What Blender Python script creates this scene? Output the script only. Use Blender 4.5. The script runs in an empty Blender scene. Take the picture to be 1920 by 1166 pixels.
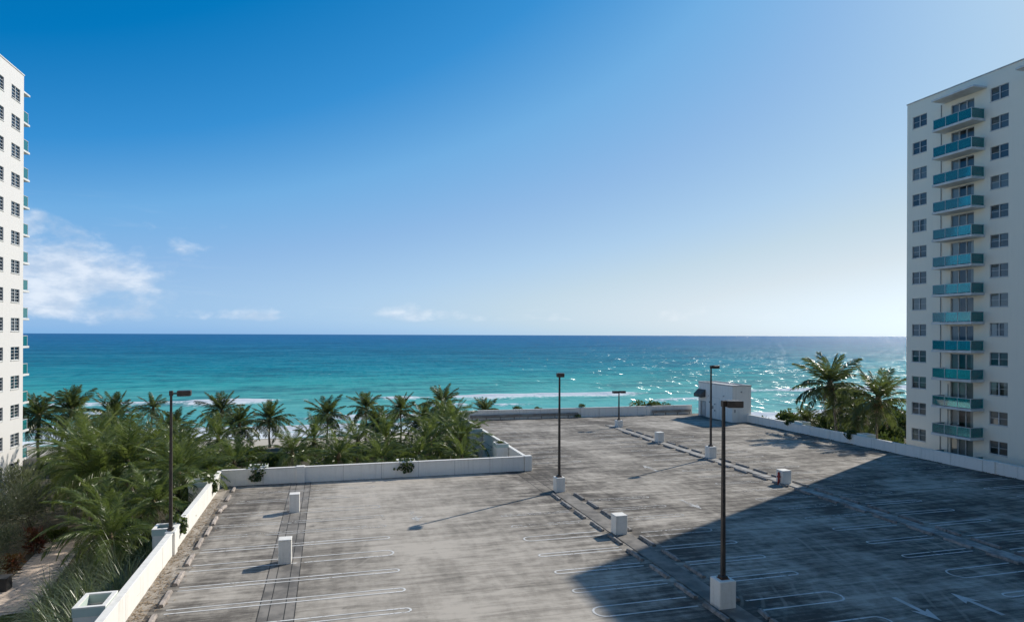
import bpy, math, random
import numpy as np
from mathutils import Vector, Matrix, Euler
R = math.radians
scene = bpy.context.scene
C = scene.collection

# ------------------------------------------------------------------ camera
SUN_DIR = Vector((1.32, .74, 1.0)).normalized()
SUN_EL = math.asin(SUN_DIR.z)
SUN_AZ = math.atan2(SUN_DIR.x, SUN_DIR.y)          # clockwise from +Y
cam = bpy.data.cameras.new('camera'); camo = bpy.data.objects.new('camera', cam); C.objects.link(camo)
cam.sensor_width = 36; cam.lens = 36 * 1254 / 1920
cam.shift_y = (627.75 - 583) / 1920
cam.clip_start = .5; cam.clip_end = 120000
yaw, roll = .2669, .00375
f = Vector((math.sin(yaw), math.cos(yaw), 0)); r = Vector((math.cos(yaw), -math.sin(yaw), 0)); u = r.cross(f)
r2 = math.cos(roll) * r + math.sin(roll) * u; u2 = -math.sin(roll) * r + math.cos(roll) * u
M = Matrix((r2, u2, -f)).transposed().to_4x4(); M.translation = (0, 0, 11.5)
camo.matrix_world = M
scene.camera = camo
scene.view_settings.view_transform = 'Standard'; scene.view_settings.look = 'None'
scene.view_settings.gamma = 1; scene.view_settings.exposure = .35

# ------------------------------------------------------------------ node helper
class NT:
    def __init__(s, tree): s.t = tree; s.n = tree.nodes; s.l = tree.links
    def node(s, typ, **kw):
        n = s.n.new(typ)
        for k, v in kw.items(): setattr(n, k, v)
        return n
    def put(s, sock, v):
        if isinstance(v, bpy.types.NodeSocket): s.l.new(v, sock)
        elif v is not None: sock.default_value = v
    def math(s, op, a, b=None, c=None, clamp=False):
        n = s.node('ShaderNodeMath', operation=op, use_clamp=clamp)
        for i, v in enumerate((a, b, c)):
            if v is not None: s.put(n.inputs[i], v)
        return n.outputs[0]
    def mapr(s, v, a, b, c=0., d=1., smooth=True):
        n = s.node('ShaderNodeMapRange', interpolation_type='SMOOTHSTEP' if smooth else 'LINEAR')
        for i, x in enumerate((v, a, b, c, d)): s.put(n.inputs[i], x)
        return n.outputs[0]
    def mix(s, fac, a, b, blend='MIX'):
        n = s.node('ShaderNodeMix', data_type='RGBA', blend_type=blend)
        s.put(n.inputs[0], fac); s.put(n.inputs[6], a); s.put(n.inputs[7], b)
        return n.outputs[2]
    def noise(s, vec, scale, detail=4., rough=.55, dist=0., dim='3D'):
        n = s.node('ShaderNodeTexNoise', noise_dimensions=dim)
        if vec is not None: s.put(n.inputs['Vector'], vec)
        n.inputs['Scale'].default_value = scale; n.inputs['Detail'].default_value = detail
        n.inputs['Roughness'].default_value = rough; n.inputs['Distortion'].default_value = dist
        return n.outputs['Fac']
    def scl(s, vec, sc, loc=(0, 0, 0), rot=(0, 0, 0)):
        n = s.node('ShaderNodeMapping'); s.put(n.inputs[0], vec)
        n.inputs[1].default_value = loc; n.inputs[2].default_value = rot; n.inputs[3].default_value = sc
        return n.outputs[0]
    def ramp(s, fac, stops, interp='LINEAR'):
        n = s.node('ShaderNodeValToRGB'); s.put(n.inputs[0], fac); cr = n.color_ramp; cr.interpolation = interp
        while len(cr.elements) < len(stops): cr.elements.new(.5)
        for e, (p, c) in zip(cr.elements, stops): e.position = p; e.color = c if len(c) == 4 else (*c, 1)
        return n.outputs[0]
    def sep(s, vec):
        n = s.node('ShaderNodeSeparateXYZ'); s.put(n.inputs[0], vec); return n.outputs
    def comb(s, x, y, z):
        n = s.node('ShaderNodeCombineXYZ')
        for i, v in enumerate((x, y, z)): s.put(n.inputs[i], v)
        return n.outputs[0]
    def bump(s, h, strength, dist, normal=None):
        n = s.node('ShaderNodeBump'); s.put(n.inputs['Height'], h)
        n.inputs['Strength'].default_value = strength; n.inputs['Distance'].default_value = dist
        if normal is not None: s.put(n.inputs['Normal'], normal)
        return n.outputs[0]

# ------------------------------------------------------------------ world
world = bpy.data.worlds.new('World'); scene.world = world; world.use_nodes = True
w = NT(world.node_tree); w.n.clear()
sky = w.node('ShaderNodeTexSky', sky_type='NISHITA', sun_disc=False)
sky.sun_elevation = SUN_EL; sky.sun_rotation = SUN_AZ
sky.altitude = 0; sky.air_density = 1.0; sky.dust_density = .35; sky.ozone_density = 3.0
d = w.node('ShaderNodeTexCoord').outputs['Generated']
dx, dy, dz = w.sep(d)
az = w.math('ARCTAN2', dx, dy); el = w.math('ARCSINE', dz)
hs = w.node('ShaderNodeHueSaturation'); hs.inputs['Saturation'].default_value = 1.12; w.put(hs.inputs['Color'], sky.outputs[0])
K = .108                                     # background strength x exposure: display value of one sky unit
bw = w.node('ShaderNodeRGBToBW'); w.put(bw.inputs[0], sky.outputs[0]); lum = w.math('MULTIPLY', bw.outputs[0], K)
# clear polarised subtropical sky: the physical sky's brightness, coloured deep azure where dark and pale where bright
az_ = w.ramp(lum, [(.05, (0, .05, .17)), (.245, (.001, .186, .51)), (.32, (.040, .280, .655)), (.41, (.165, .425, .765)), (.53, (.275, .490, .790)), (.70, (.42, .62, .84)), (.84, (.55, .70, .815)), (1., (.68, .785, .86))])
up_ = w.node('ShaderNodeVectorMath', operation='SCALE'); w.put(up_.inputs[0], az_); w.put(up_.inputs[3], w.math('DIVIDE', w.math('MAXIMUM', lum, 1.), K))
skyc = up_.outputs[0]
# cumulus over the sea: a few banks spread round the horizon plus a low line of small puffs
cov = None
for ca, wa, hi, am in ((-.36, .19, .165, 1.), (-1.5, .3, .12, 1.), (-2.6, .35, .14, .9), (2.7, .3, .12, 1.), (1.9, .25, .13, .9)):
    q = w.math('DIVIDE', w.math('SUBTRACT', az, ca), wa); g1 = w.math('EXPONENT', w.math('MULTIPLY', w.math('MULTIPLY', q, q), -1.))
    band = w.math('MULTIPLY', w.mapr(el, 0., .03), w.mapr(el, hi * .55, hi * 1.25, 1., 0.))
    q = w.math('MULTIPLY', w.math('MULTIPLY', g1, band), am)
    cov = q if cov is None else w.math('MAXIMUM', cov, q)
low = w.math('MULTIPLY', w.mapr(el, .012, .024), w.mapr(el, .028, .060, .52, 0.))
cov = w.math('MAXIMUM', cov, low)
cvec = w.comb(w.math('MULTIPLY', az, 1.), w.math('MULTIPLY', el, 1.7), 4.4)
cn = w.noise(cvec, 12., 8., .57, .12)
cm = w.mapr(w.math('ADD', cn, w.math('MULTIPLY', cov, .42)), .70, .97)
cm = w.math('MULTIPLY', cm, w.mapr(cov, .02, .25))
streak = w.mapr(w.noise(w.comb(w.math('MULTIPLY', az, 2.), w.math('MULTIPLY', el, 22.), 9.1), 4., 5., .6, .6), .52, .72)
cm = w.math('MAXIMUM', cm, w.math('MULTIPLY', w.math('MULTIPLY', streak, cov), .15), clamp=True)
cshade = w.noise(w.comb(az, w.math('MULTIPLY', el, 2.2), 1.3), 22., 5., .6)
ccol = w.mix(w.mapr(cshade, .35, .65), (5.6, 6.5, 7.8, 1), (9.4, 9.6, 9.9, 1))
skyc = w.mix(w.math('MULTIPLY', cm, .62), skyc, ccol)
bg = w.node('ShaderNodeBackground'); w.put(bg.inputs[0], skyc); bg.inputs[1].default_value = .085
w.put(w.node('ShaderNodeOutputWorld').inputs[0], bg.outputs[0])

# ------------------------------------------------------------------ sun
sl = bpy.data.lights.new('sun', 'SUN'); sl.energy = 3.6; sl.angle = R(.53); sl.color = (1., .93, .82)
so = bpy.data.objects.new('sun', sl); C.objects.link(so)
so.rotation_euler = (-SUN_DIR).to_track_quat('-Z', 'Y').to_euler(); so.location = (80, 40, 80)

# ------------------------------------------------------------------ materials
MAT = {}
def new_mat(name):
    m = bpy.data.materials.new(name); m.use_nodes = True; MAT[name] = m
    t = NT(m.node_tree); t.n.clear()
    p = t.node('ShaderNodeBsdfPrincipled'); o = t.node('ShaderNodeOutputMaterial'); t.put(o.inputs[0], p.outputs[0])
    t.p = p; t.o = o; t.m = m
    t.pos = t.node('ShaderNodeNewGeometry').outputs['Position']
    t.rnd = t.node('ShaderNodeObjectInfo').outputs['Random']
    return t
def pm(name, c1, c2, scale=2., rough=.7, bump=0., stretch=(1, 1, 1), metal=0., spec=.5, vary=0., bscale=None, lo=.35, hi=.65, detail=5.):
    t = new_mat(name)
    v = t.scl(t.pos, stretch)
    n = t.noise(v, scale, detail)
    col = t.mix(t.mapr(n, lo, hi), (*c1, 1), (*c2, 1))
    if vary:
        h = t.node('ShaderNodeHueSaturation'); t.put(h.inputs['Color'], col)
        t.put(h.inputs['Value'], t.mapr(t.rnd, 0, 1, 1 - vary, 1 + vary, False)); col = h.outputs[0]
    t.put(t.p.inputs['Base Color'], col); t.p.inputs['Roughness'].default_value = rough
    t.p.inputs['Metallic'].default_value = metal; t.p.inputs['Specular IOR Level'].default_value = spec
    if bump: t.put(t.p.inputs['Normal'], t.bump(t.noise(t.pos, bscale or scale * 6, 4.), .6, bump))
    return t

def wall_paint(name, clean, dirt, amount=.5, rough=.8):
    t = new_mat(name)
    st = t.noise(t.scl(t.pos, (2.2, 2.2, .18)), 1.6, 6., .6)
    bl = t.noise(t.pos, .35, 5., .6)
    k = t.math('MULTIPLY', t.mapr(st, .45, .8), t.mapr(bl, .3, .7, .3, 1.))
    z = t.sep(t.pos)[2]
    col = t.mix(t.math('MULTIPLY', k, amount), (*clean, 1), (*dirt, 1))
    fine = t.noise(t.pos, 9., 3.)
    col = t.mix(t.mapr(fine, .3, .8, 0., .12), col, (*dirt, 1))
    t.put(t.p.inputs['Base Color'], col); t.p.inputs['Roughness'].default_value = rough
    t.put(t.p.inputs['Normal'], t.bump(t.noise(t.pos, 40., 3.), .35, .004))
    return t
wall_paint('parapet_paint', (.88, .85, .79), (.52, .48, .41), .5)
wall_paint('plinth_paint', (.86, .83, .77), (.42, .36, .29), .55)
wall_paint('tower_paint', (.90, .84, .71), (.77, .71, .60), .3)
wall_paint('tower_paint_white', (.70, .68, .655), (.58, .565, .54), .35)
wall_paint('mint_band', (.56, .66, .60), (.40, .46, .42), .4)
pm('slab_white', (.72, .72, .70), (.62, .62, .60), 1.5, .7)
pm('coping', (.60, .59, .57), (.42, .41, .39), 1.2, .8)
pm('grey_metal', (.32, .33, .34), (.25, .26, .27), 3., .45, metal=.6)
pm('white_frame', (.62, .63, .62), (.5, .5, .5), 3., .5)
pm('bronze', (.065, .052, .045), (.10, .078, .063), 2.5, .45, metal=.3)
pm('rust', (.20, .085, .04), (.10, .05, .03), 8., .9)
pm('red_paint', (.45, .05, .04), (.3, .05, .04), 6., .5)
pm('dark_furniture', (.02, .022, .025), (.05, .05, .05), 4., .5)
pm('cushion', (.45, .5, .5), (.35, .4, .42), 4., .9)
pm('awning_brown', (.085, .075, .065), (.13, .115, .10), 3., .8)
pm('interior', (.22, .22, .22), (.30, .29, .28), .8, .9)
pm('door_paint', (.55, .56, .55), (.45, .46, .45), 1.5, .5)
pm('trunk', (.16, .13, .105), (.28, .25, .21), 5., .95, bump=.03, stretch=(1, 1, 4))
pm('crown_heart', (.16, .11, .06), (.10, .09, .035), 6., .9)
pm('coconut', (.16, .15, .04), (.22, .14, .05), 4., .6, vary=.3)
pm('stop_concrete', (.30, .285, .27), (.17, .16, .15), 3.5, .9, bump=.012, vary=.15)
pm('stop_tan', (.46, .40, .35), (.28, .24, .21), 3.5, .9, bump=.012, vary=.12)
pm('joint_black', (.018, .018, .018), (.035, .034, .032), 3., .9)
pm('strip_dark', (.13, .12, .108), (.27, .245, .215), .9, .9, bump=.006)
pm('strip_light', (.42, .40, .37), (.20, .19, .175), 1.3, .9, bump=.012)
pm('gutter', (.42, .37, .31), (.25, .215, .175), 1.1, .95, bump=.012, lo=.3, hi=.7)
pm('litter', (.22, .15, .09), (.36, .28, .19), 9., .95, vary=0)
pm('soil', (.09, .07, .05), (.15, .12, .09), 2., .95)
pm('path_paver', (.58, .47, .38), (.47, .38, .31), 1.2, .9, vary=.08)
pm('kerb_stone', (.34, .32, .29), (.25, .23, .21), 2., .9)
pm('lawn', (.035, .065, .016), (.055, .09, .022), 3., .9, bump=.03, bscale=30)
pm('container', (.02, .02, .022), (.03, .03, .03), 2., .6)

# deck: worn, sun-bleached asphalt coating, streaked along the stalls
t = new_mat('deck_coating')
x, y, z = t.sep(t.pos)
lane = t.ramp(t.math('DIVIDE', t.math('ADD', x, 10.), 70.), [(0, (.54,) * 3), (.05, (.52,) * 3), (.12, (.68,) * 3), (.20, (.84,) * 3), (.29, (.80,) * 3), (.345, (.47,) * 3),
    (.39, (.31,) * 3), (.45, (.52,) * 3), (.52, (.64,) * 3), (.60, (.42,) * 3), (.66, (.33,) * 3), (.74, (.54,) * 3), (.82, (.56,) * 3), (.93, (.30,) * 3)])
wob = t.noise(t.pos, .12, 3.)
s1 = t.noise(t.scl(t.pos, (.09, 1.15, 1.), rot=(0, 0, R(1.5))), 1., 7., .62, .5)
s2 = t.noise(t.scl(t.pos, (.35, 3.2, 1.), rot=(0, 0, R(-3))), 1., 5., .6, .8)
s3 = t.noise(t.scl(t.pos, (1.3, .16, 1.), rot=(0, 0, R(6))), 1., 6., .6, .6)
big = t.noise(t.pos, .16, 5., .6, .4)
mott = t.noise(t.pos, 1.6, 7., .65)
grit = t.noise(t.pos, 26., 3., .7)
k = t.math('ADD', t.math('MULTIPLY', t.mapr(s1, .25, .75, -1, 1), .24), t.math('MULTIPLY', t.mapr(s2, .3, .7, -1, 1), .19))
k = t.math('ADD', k, t.math('MULTIPLY', t.mapr(big, .3, .7, -1, 1), .27))
k = t.math('ADD', k, t.math('MULTIPLY', t.mapr(s3, .3, .7, -1, 1), .10))
k = t.math('ADD', k, t.math('MULTIPLY', t.mapr(mott, .3, .7, -1, 1), .15))
k = t.math('ADD', k, t.math('MULTIPLY', t.mapr(grit, .3, .7, -1, 1), .09))
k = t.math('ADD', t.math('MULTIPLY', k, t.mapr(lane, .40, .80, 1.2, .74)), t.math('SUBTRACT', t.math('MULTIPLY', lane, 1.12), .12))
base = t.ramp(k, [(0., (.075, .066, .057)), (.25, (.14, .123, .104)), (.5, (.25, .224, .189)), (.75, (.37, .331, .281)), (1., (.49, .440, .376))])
# curved tyre scrubbing
wv = t.node('ShaderNodeTexWave', wave_type='RINGS', rings_direction='Z'); t.put(wv.inputs['Vector'], t.scl(t.pos, (1, 1, 1), loc=(3, -38, 0)))
wv.inputs['Scale'].default_value = .35; wv.inputs['Distortion'].default_value = 3.; wv.inputs['Detail'].default_value = 3.; wv.inputs['Detail Scale'].default_value = .6
tm = t.math('MULTIPLY', t.mapr(wv.outputs['Fac'], .86, 1.), t.mapr(t.noise(t.pos, .22, 3.), .5, .68))
base = t.mix(t.math('MULTIPLY', tm, .32), base, (.50, .45, .38, 1))
oil = t.math('MULTIPLY', t.mapr(t.noise(t.pos, .75, 4., .5, .3), .66, .76), .55)
base = t.mix(oil, base, (.045, .043, .042, 1))
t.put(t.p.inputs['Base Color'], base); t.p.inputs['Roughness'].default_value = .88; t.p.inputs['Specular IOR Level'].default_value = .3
t.put(t.p.inputs['Normal'], t.bump(t.math('ADD', t.noise(t.pos, 30., 4., .7), t.math('MULTIPLY', mott, .8)), .5, .008))

# painted markings, chipped where tyres run
def paint_mat(name, wear, alb=.62):
    t = new_mat(name)
    n = t.noise(t.pos, 5., 6., .7); b = t.noise(t.pos, .5, 3.)
    a = t.mapr(t.math('ADD', n, t.math('MULTIPLY', t.math('SUBTRACT', b, .5), .7)), wear - .06, wear + .10)
    t.put(t.p.inputs['Base Color'], t.mix(t.mapr(b, .3, .7), (alb, alb * .99, alb * .96, 1), (alb * .7, alb * .69, alb * .66, 1)))
    t.p.inputs['Roughness'].default_value = .8
    t.put(t.p.inputs['Alpha'], a)
paint_mat('line_paint', .31, .78); paint_mat('line_paint_worn', .44, .62); paint_mat('arrow_paint', .30, .66)

# foliage
def leaf_mat(name, c1, c2, tip, rough=.42, trans=.35, vary=.28):
    t = new_mat(name)
    n = t.noise(t.pos, 1.7, 4.)
    col = t.mix(t.mapr(n, .35, .65), (*c1, 1), (*c2, 1))
    col = t.mix(t.math('MULTIPLY', t.mapr(t.noise(t.pos, 5.5, 2.), .55, .75), .6), col, (*tip, 1))
    h = t.node('ShaderNodeHueSaturation'); t.put(h.inputs['Color'], col)
    t.put(h.inputs['Value'], t.mapr(t.rnd, 0, 1, 1.18 - vary, 1.18 + vary, False))
    t.put(h.inputs['Hue'], t.mapr(t.rnd, 0, 1, .515, .485, False)); col = h.outputs[0]
    t.put(t.p.inputs['Base Color'], col); t.p.inputs['Roughness'].default_value = rough; t.p.inputs['Specular IOR Level'].default_value = .5
    tr = t.node('ShaderNodeBsdfTranslucent'); t.put(tr.inputs[0], t.mix(.5, col, (.16, .20, .03, 1)))
    mx = t.node('ShaderNodeMixShader'); mx.inputs[0].default_value = trans
    t.put(mx.inputs[1], t.p.outputs[0]); t.put(mx.inputs[2], tr.outputs[0]); t.put(t.o.inputs[0], mx.outputs[0])
leaf_mat('frond_coconut', (.052, .076, .028), (.085, .112, .042), (.17, .165, .09), rough=.36, trans=.42)
leaf_mat('frond_green', (.085, .132, .034), (.13, .172, .052), (.25, .25, .14), rough=.33, trans=.48)
leaf_mat('frond_dry', (.26, .22, .16), (.36, .31, .24), (.44, .40, .33), rough=.8, trans=.2)
leaf_mat('leaf_sea_grape', (.030, .055, .018), (.05, .085, .025), (.10, .11, .04))
leaf_mat('leaf_bright', (.06, .10, .018), (.09, .13, .025), (.14, .16, .05))
leaf_mat('leaf_grey', (.16, .185, .12), (.22, .24, .16), (.30, .30, .22), trans=.42)
leaf_mat('blade_grass', (.11, .145, .075), (.155, .19, .11), (.32, .34, .25), rough=.30, trans=.42)
leaf_mat('leaf_red', (.16, .03, .025), (.10, .035, .025), (.2, .07, .05))

# glass
def glass_mat(name, tint, refl_rough=.03, body=None, body_mix=0.):
    t = new_mat(name); t.n.remove(t.p)
    tr = t.node('ShaderNodeBsdfTransparent'); tr.inputs[0].default_value = (*tint, 1)
    gl = t.node('ShaderNodeBsdfGlossy'); gl.inputs['Roughness'].default_value = refl_rough; gl.inputs[0].default_value = (.9, .95, 1, 1)
    src = tr.outputs[0]
    if body:
        df = t.node('ShaderNodeBsdfDiffuse'); df.inputs[0].default_value = (*body, 1)
        mb = t.node('ShaderNodeMixShader'); mb.inputs[0].default_value = body_mix
        t.put(mb.inputs[1], src); t.put(mb.inputs[2], df.outputs[0]); src = mb.outputs[0]
    fr = t.node('ShaderNodeFresnel'); fr.inputs[0].default_value = 1.5
    mx = t.node('ShaderNodeMixShader'); t.put(mx.inputs[0], t.math('ADD', fr.outputs[0], .04)); t.put(mx.inputs[1], src); t.put(mx.inputs[2], gl.outputs[0])
    t.put(t.o.inputs[0], mx.outputs[0])
glass_mat('window_glass', (.75, .80, .80))
glass_mat('balcony_glass', (.16, .80, .77), body=(.03, .62, .64), body_mix=.24)
for nm, c in (('curtain_white', (.78, .80, .80)), ('curtain_grey', (.50, .52, .52)), ('blind_dark', (.30, .31, .31)), ('shutter', (.33, .35, .34))):
    t = new_mat(nm)
    wv = t.node('ShaderNodeTexWave', bands_direction='Y' if 'curtain' in nm else 'Z'); t.put(wv.inputs['Vector'], t.pos); wv.inputs['Scale'].default_value = 3.2 if 'curtain' in nm else 6.
    wv.inputs['Distortion'].default_value = 1.2 if 'curtain' in nm else 0.
    h = t.node('ShaderNodeHueSaturation'); t.put(h.inputs['Color'], t.mix(wv.outputs['Fac'], (*[v * .6 for v in c], 1), (*c, 1)))
    t.put(h.inputs['Value'], t.mapr(t.rnd, 0, 1, .6, 1.2, False)); t.put(t.p.inputs['Base Color'], h.outputs[0]); t.p.inputs['Roughness'].default_value = .9

# sand
t = new_mat('ground_sand')
y = t.sep(t.pos)[1]
n = t.noise(t.pos, .4, 6.); n2 = t.noise(t.pos, 4., 5., .7)
dry = t.mix(n2, (.46, .40, .31, 1), (.58, .52, .42, 1))
wet = t.mapr(t.math('ADD', y, t.math('MULTIPLY', n, 3.)), 116., 120.)
sand = t.mix(wet, dry, (.30, .25, .18, 1))
garden = t.mix(n, (.045, .04, .022, 1), (.085, .072, .042, 1))
col = t.mix(t.mapr(t.math('ADD', y, t.math('MULTIPLY', n, 6.)), 97., 103.), garden, sand)
t.put(t.p.inputs['Base Color'], col); t.p.inputs['Roughness'].default_value = .9
t.put(t.p.inputs['Normal'], t.bump(n2, .6, .05))

# sea: colour follows depth over sand, foam attribute is computed on the mesh
t = new_mat('sea_water')
x, y, z = t.sep(t.pos)
shoal = t.math('MULTIPLY', t.math('SUBTRACT', t.noise(t.scl(t.pos, (.0022, .010, 1)), 1., 4., .55), .5), .30)
fac = t.math('ADD', t.math('DIVIDE', 120., t.math('MAXIMUM', y, 60.)), t.math('MULTIPLY', shoal, t.mapr(t.math('DIVIDE', 120., t.math('MAXIMUM', y, 60.)), 0., .5)))
deep = t.ramp(fac, [(0., (.000, .135, .335)), (.05, (.000, .148, .325)), (.18, (.000, .165, .270)), (.33, (.004, .240, .305)), (.50, (.035, .350, .350)), (.66, (.11, .43, .39)), (.80, (.105, .42, .40)), (1., (.20, .42, .37))])
ch1 = t.noise(t.scl(t.pos, (.006, .016, 1.), rot=(0, 0, R(-4))), 1., 4., .6, .3)
ch2 = t.noise(t.scl(t.pos, (.035, .075, 1.), rot=(0, 0, R(-7))), 1., 4., .6, .4)
ch3 = t.noise(t.scl(t.pos, (.12, .24, 1.), rot=(0, 0, R(5))), 1., 4., .6, .3)
chop = t.math('ADD', t.math('ADD', t.math('MULTIPLY', ch1, .3), t.math('MULTIPLY', ch2, .4)), t.math('MULTIPLY', ch3, .3))
deep = t.mix(t.mapr(chop, .43, .53, .8, 0.), deep, t.mix(.58, deep, (0, .05, .11, 1)))
deep = t.mix(t.mapr(chop, .52, .63, 0., .5), deep, t.mix(.5, deep, (.16, .48, .52, 1)))
at = t.node('ShaderNodeAttribute', attribute_name='foam'); fo = at.outputs['Fac']
fn = t.noise(t.scl(t.pos, (.55, .8, 1.)), 1., 8., .72, .9)
fmask = t.mapr(t.math('ADD', fn, t.math('MULTIPLY', fo, .72)), .73, .95)
fmask = t.math('MULTIPLY', fmask, t.mapr(fo, .02, .2))
cap = t.noise(t.scl(t.pos, (.045, .11, 1.), rot=(0, 0, R(-4))), 1., 5., .62, .2)
caps = t.mapr(cap, .715, .75); caps = t.math('MULTIPLY', caps, t.mapr(y, 190., 260.))
fmask = t.math('MAXIMUM', fmask, t.math('MULTIPLY', caps, .75), clamp=True)
col = t.mix(fmask, deep, (.80, .82, .82, 1))
h1 = t.noise(t.scl(t.pos, (.10, .26, 1.), rot=(0, 0, R(-8))), 1., 5., .6, .2)
h2 = t.noise(t.scl(t.pos, (.7, 1.1, 1.), rot=(0, 0, R(20))), 1., 5., .65, .2)
b1 = t.bump(h1, 1., 2.2); b2 = t.bump(h2, 1., .5, b1)
t.n.remove(t.p)
df = t.node('ShaderNodeBsdfDiffuse'); t.put(df.inputs['Color'], col)
gl = t.node('ShaderNodeBsdfGlossy'); gl.inputs['Roughness'].default_value = .60; t.put(gl.inputs['Normal'], b2); gl.inputs['Color'].default_value = (.85, .93, 1, 1)
t.put(df.inputs['Normal'], t.bump(h1, .5, 1.2))
fr = t.node('ShaderNodeLayerWeight'); fr.inputs[0].default_value = .25; t.put(fr.inputs['Normal'], b2)
rf = t.math('MULTIPLY', t.mapr(fr.outputs['Fresnel'], 0., 1., .03, .22, False), t.math('SUBTRACT', 1., fmask))     # wave-averaged reflectance of a rough sea
mx = t.node('ShaderNodeMixShader'); t.put(mx.inputs[0], rf); t.put(mx.inputs[1], df.outputs[0])
g2 = t.node('ShaderNodeBsdfGlossy'); g2.inputs['Roughness'].default_value = .22
fv = t.node('ShaderNodeTexNoise'); t.put(fv.inputs['Vector'], t.scl(t.pos, (.75, .075, 1.), rot=(0, 0, R(4)))); fv.inputs['Scale'].default_value = 1.; fv.inputs['Detail'].default_value = 2.5
fr_, fg_, fb_ = t.sep(fv.outputs['Color'])          # facet slopes of the wind chop
fn_ = t.node('ShaderNodeVectorMath', operation='NORMALIZE'); t.put(fn_.inputs[0], t.comb(t.math('MULTIPLY', t.math('SUBTRACT', fr_, .5), 3.5), t.math('MULTIPLY', t.math('SUBTRACT', fg_, .5), 4.4), 1.))
t.put(g2.inputs['Normal'], fn_.outputs[0])
mg = t.node('ShaderNodeMixShader'); mg.inputs[0].default_value = .62; t.put(mg.inputs[1], gl.outputs[0]); t.put(mg.inputs[2], g2.outputs[0])
t.put(mx.inputs[2], mg.outputs[0]); t.put(t.o.inputs[0], mx.outputs[0])

# ------------------------------------------------------------------ mesh helpers
class MB:
    def __init__(s): s.v = []; s.f = []
    def add(s, vs, fs):
        o = len(s.v); s.v += [tuple(p) for p in vs]; s.f += [tuple(i + o for i in q) for q in fs]; return s
    def box(s, x0, x1, y0, y1, z0, z1):
        return s.add([(x0, y0, z0), (x1, y0, z0), (x1, y1, z0), (x0, y1, z0), (x0, y0, z1), (x1, y0, z1), (x1, y1, z1), (x0, y1, z1)],
                     [(0, 3, 2, 1), (4, 5, 6, 7), (0, 1, 5, 4), (1, 2, 6, 5), (2, 3, 7, 6), (3, 0, 4, 7)])
    def cbox(s, x0, x1, y0, y1, z0, z1, b=.02):
        """box with chamfered edges"""
        X = (x0, x1); Y = (y0, y1); Z = (z0, z1); sg = (1, -1); idx = {}; vs = []
        for i in (0, 1):
            for j in (0, 1):
                for k in (0, 1):
                    for a in range(3):
                        p = [X[i] + sg[i] * b, Y[j] + sg[j] * b, Z[k] + sg[k] * b]
                        p[a] = (X[i], Y[j], Z[k])[a]; idx[i, j, k, a] = len(vs); vs.append(p)
        fs = []
        for a in range(3):
            for e in (0, 1):
                q = []
                for m, n in ((0, 0), (1, 0), (1, 1), (0, 1)):
                    c = [0, 0, 0]; c[a] = e; c[(a + 1) % 3] = m; c[(a + 2) % 3] = n; q.append(idx[(*c, a)])
                fs.append(q if e else q[::-1])
        for a in range(3):
            b1, b2 = (a + 1) % 3, (a + 2) % 3
            for m in (0, 1):
                for n in (0, 1):
                    c0 = [0, 0, 0]; c1 = [0, 0, 0]; c1[a] = 1
                    for c in (c0, c1): c[b1] = m; c[b2] = n
                    q = [idx[(*c0, b1)], idx[(*c1, b1)], idx[(*c1, b2)], idx[(*c0, b2)]]
                    fs.append(q if (m + n) % 2 == 1 else q[::-1])
        for i in (0, 1):
            for j in (0, 1):
                for k in (0, 1):
                    q = [idx[i, j, k, 0], idx[i, j, k, 1], idx[i, j, k, 2]]
                    fs.append(q if (i + j + k) % 2 == 1 else q[::-1])
        return s.add(vs, fs)
    def tube(s, pts, rads, n=8, caps=True):
        vs = []; fs = []
        pts = [Vector(p) for p in pts]
        for i, p in enumerate(pts):
            dr = (pts[min(i + 1, len(pts) - 1)] - pts[max(i - 1, 0)]).normalized()
            a = dr.cross(Vector((0, 1, 0)) if abs(dr.y) < .9 else Vector((1, 0, 0))).normalized(); b = dr.cross(a)
            rr = rads[i] if hasattr(rads, '__len__') else rads
            for j in range(n):
                an = 2 * math.pi * (j + .5) / n; vs.append(p + (a * math.cos(an) + b * math.sin(an)) * rr)
        for i in range(len(pts) - 1):
            for j in range(n):
                k = (j + 1) % n; fs.append((i * n + j, i * n + k, (i + 1) * n + k, (i + 1) * n + j))
        if caps: fs += [tuple(range(n))[::-1], tuple(range((len(pts) - 1) * n, len(pts) * n))]
        return s.add(vs, fs)
    def mesh(s, name, mat, smooth=False):
        m = bpy.data.meshes.new(name); m.from_pydata(s.v, [], s.f); m.update()
        if mat: m.materials.append(MAT[mat])
        if smooth: m.polygons.foreach_set('use_smooth', [True] * len(m.polygons))
        return m
    def build(s, name, mat, parent=None, smooth=False, loc=None):
        return inst(name, s.mesh(name, mat, smooth), parent, loc)
def inst(name, mesh, parent=None, loc=None, rot=None, sc=None):
    o = bpy.data.objects.new(name, mesh); C.objects.link(o)
    if parent is not None: o.parent = parent
    if loc is not None: o.location = loc
    if rot is not None: o.rotation_euler = rot
    if sc is not None: o.scale = (sc,) * 3 if isinstance(sc, (int, float)) else sc
    return o
def tag(o, label, cat, group=None):
    o['label'] = label; o['category'] = cat
    if group: o['group'] = group
    return o
def thing(name, label, cat, loc=(0, 0, 0), rz=0, group=None):
    return tag(inst(name, None, None, loc, (0, 0, rz)), label, cat, group)
def struct(o): o['kind'] = 'structure'; return o
def stuff(o): o['kind'] = 'stuff'; return o
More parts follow.
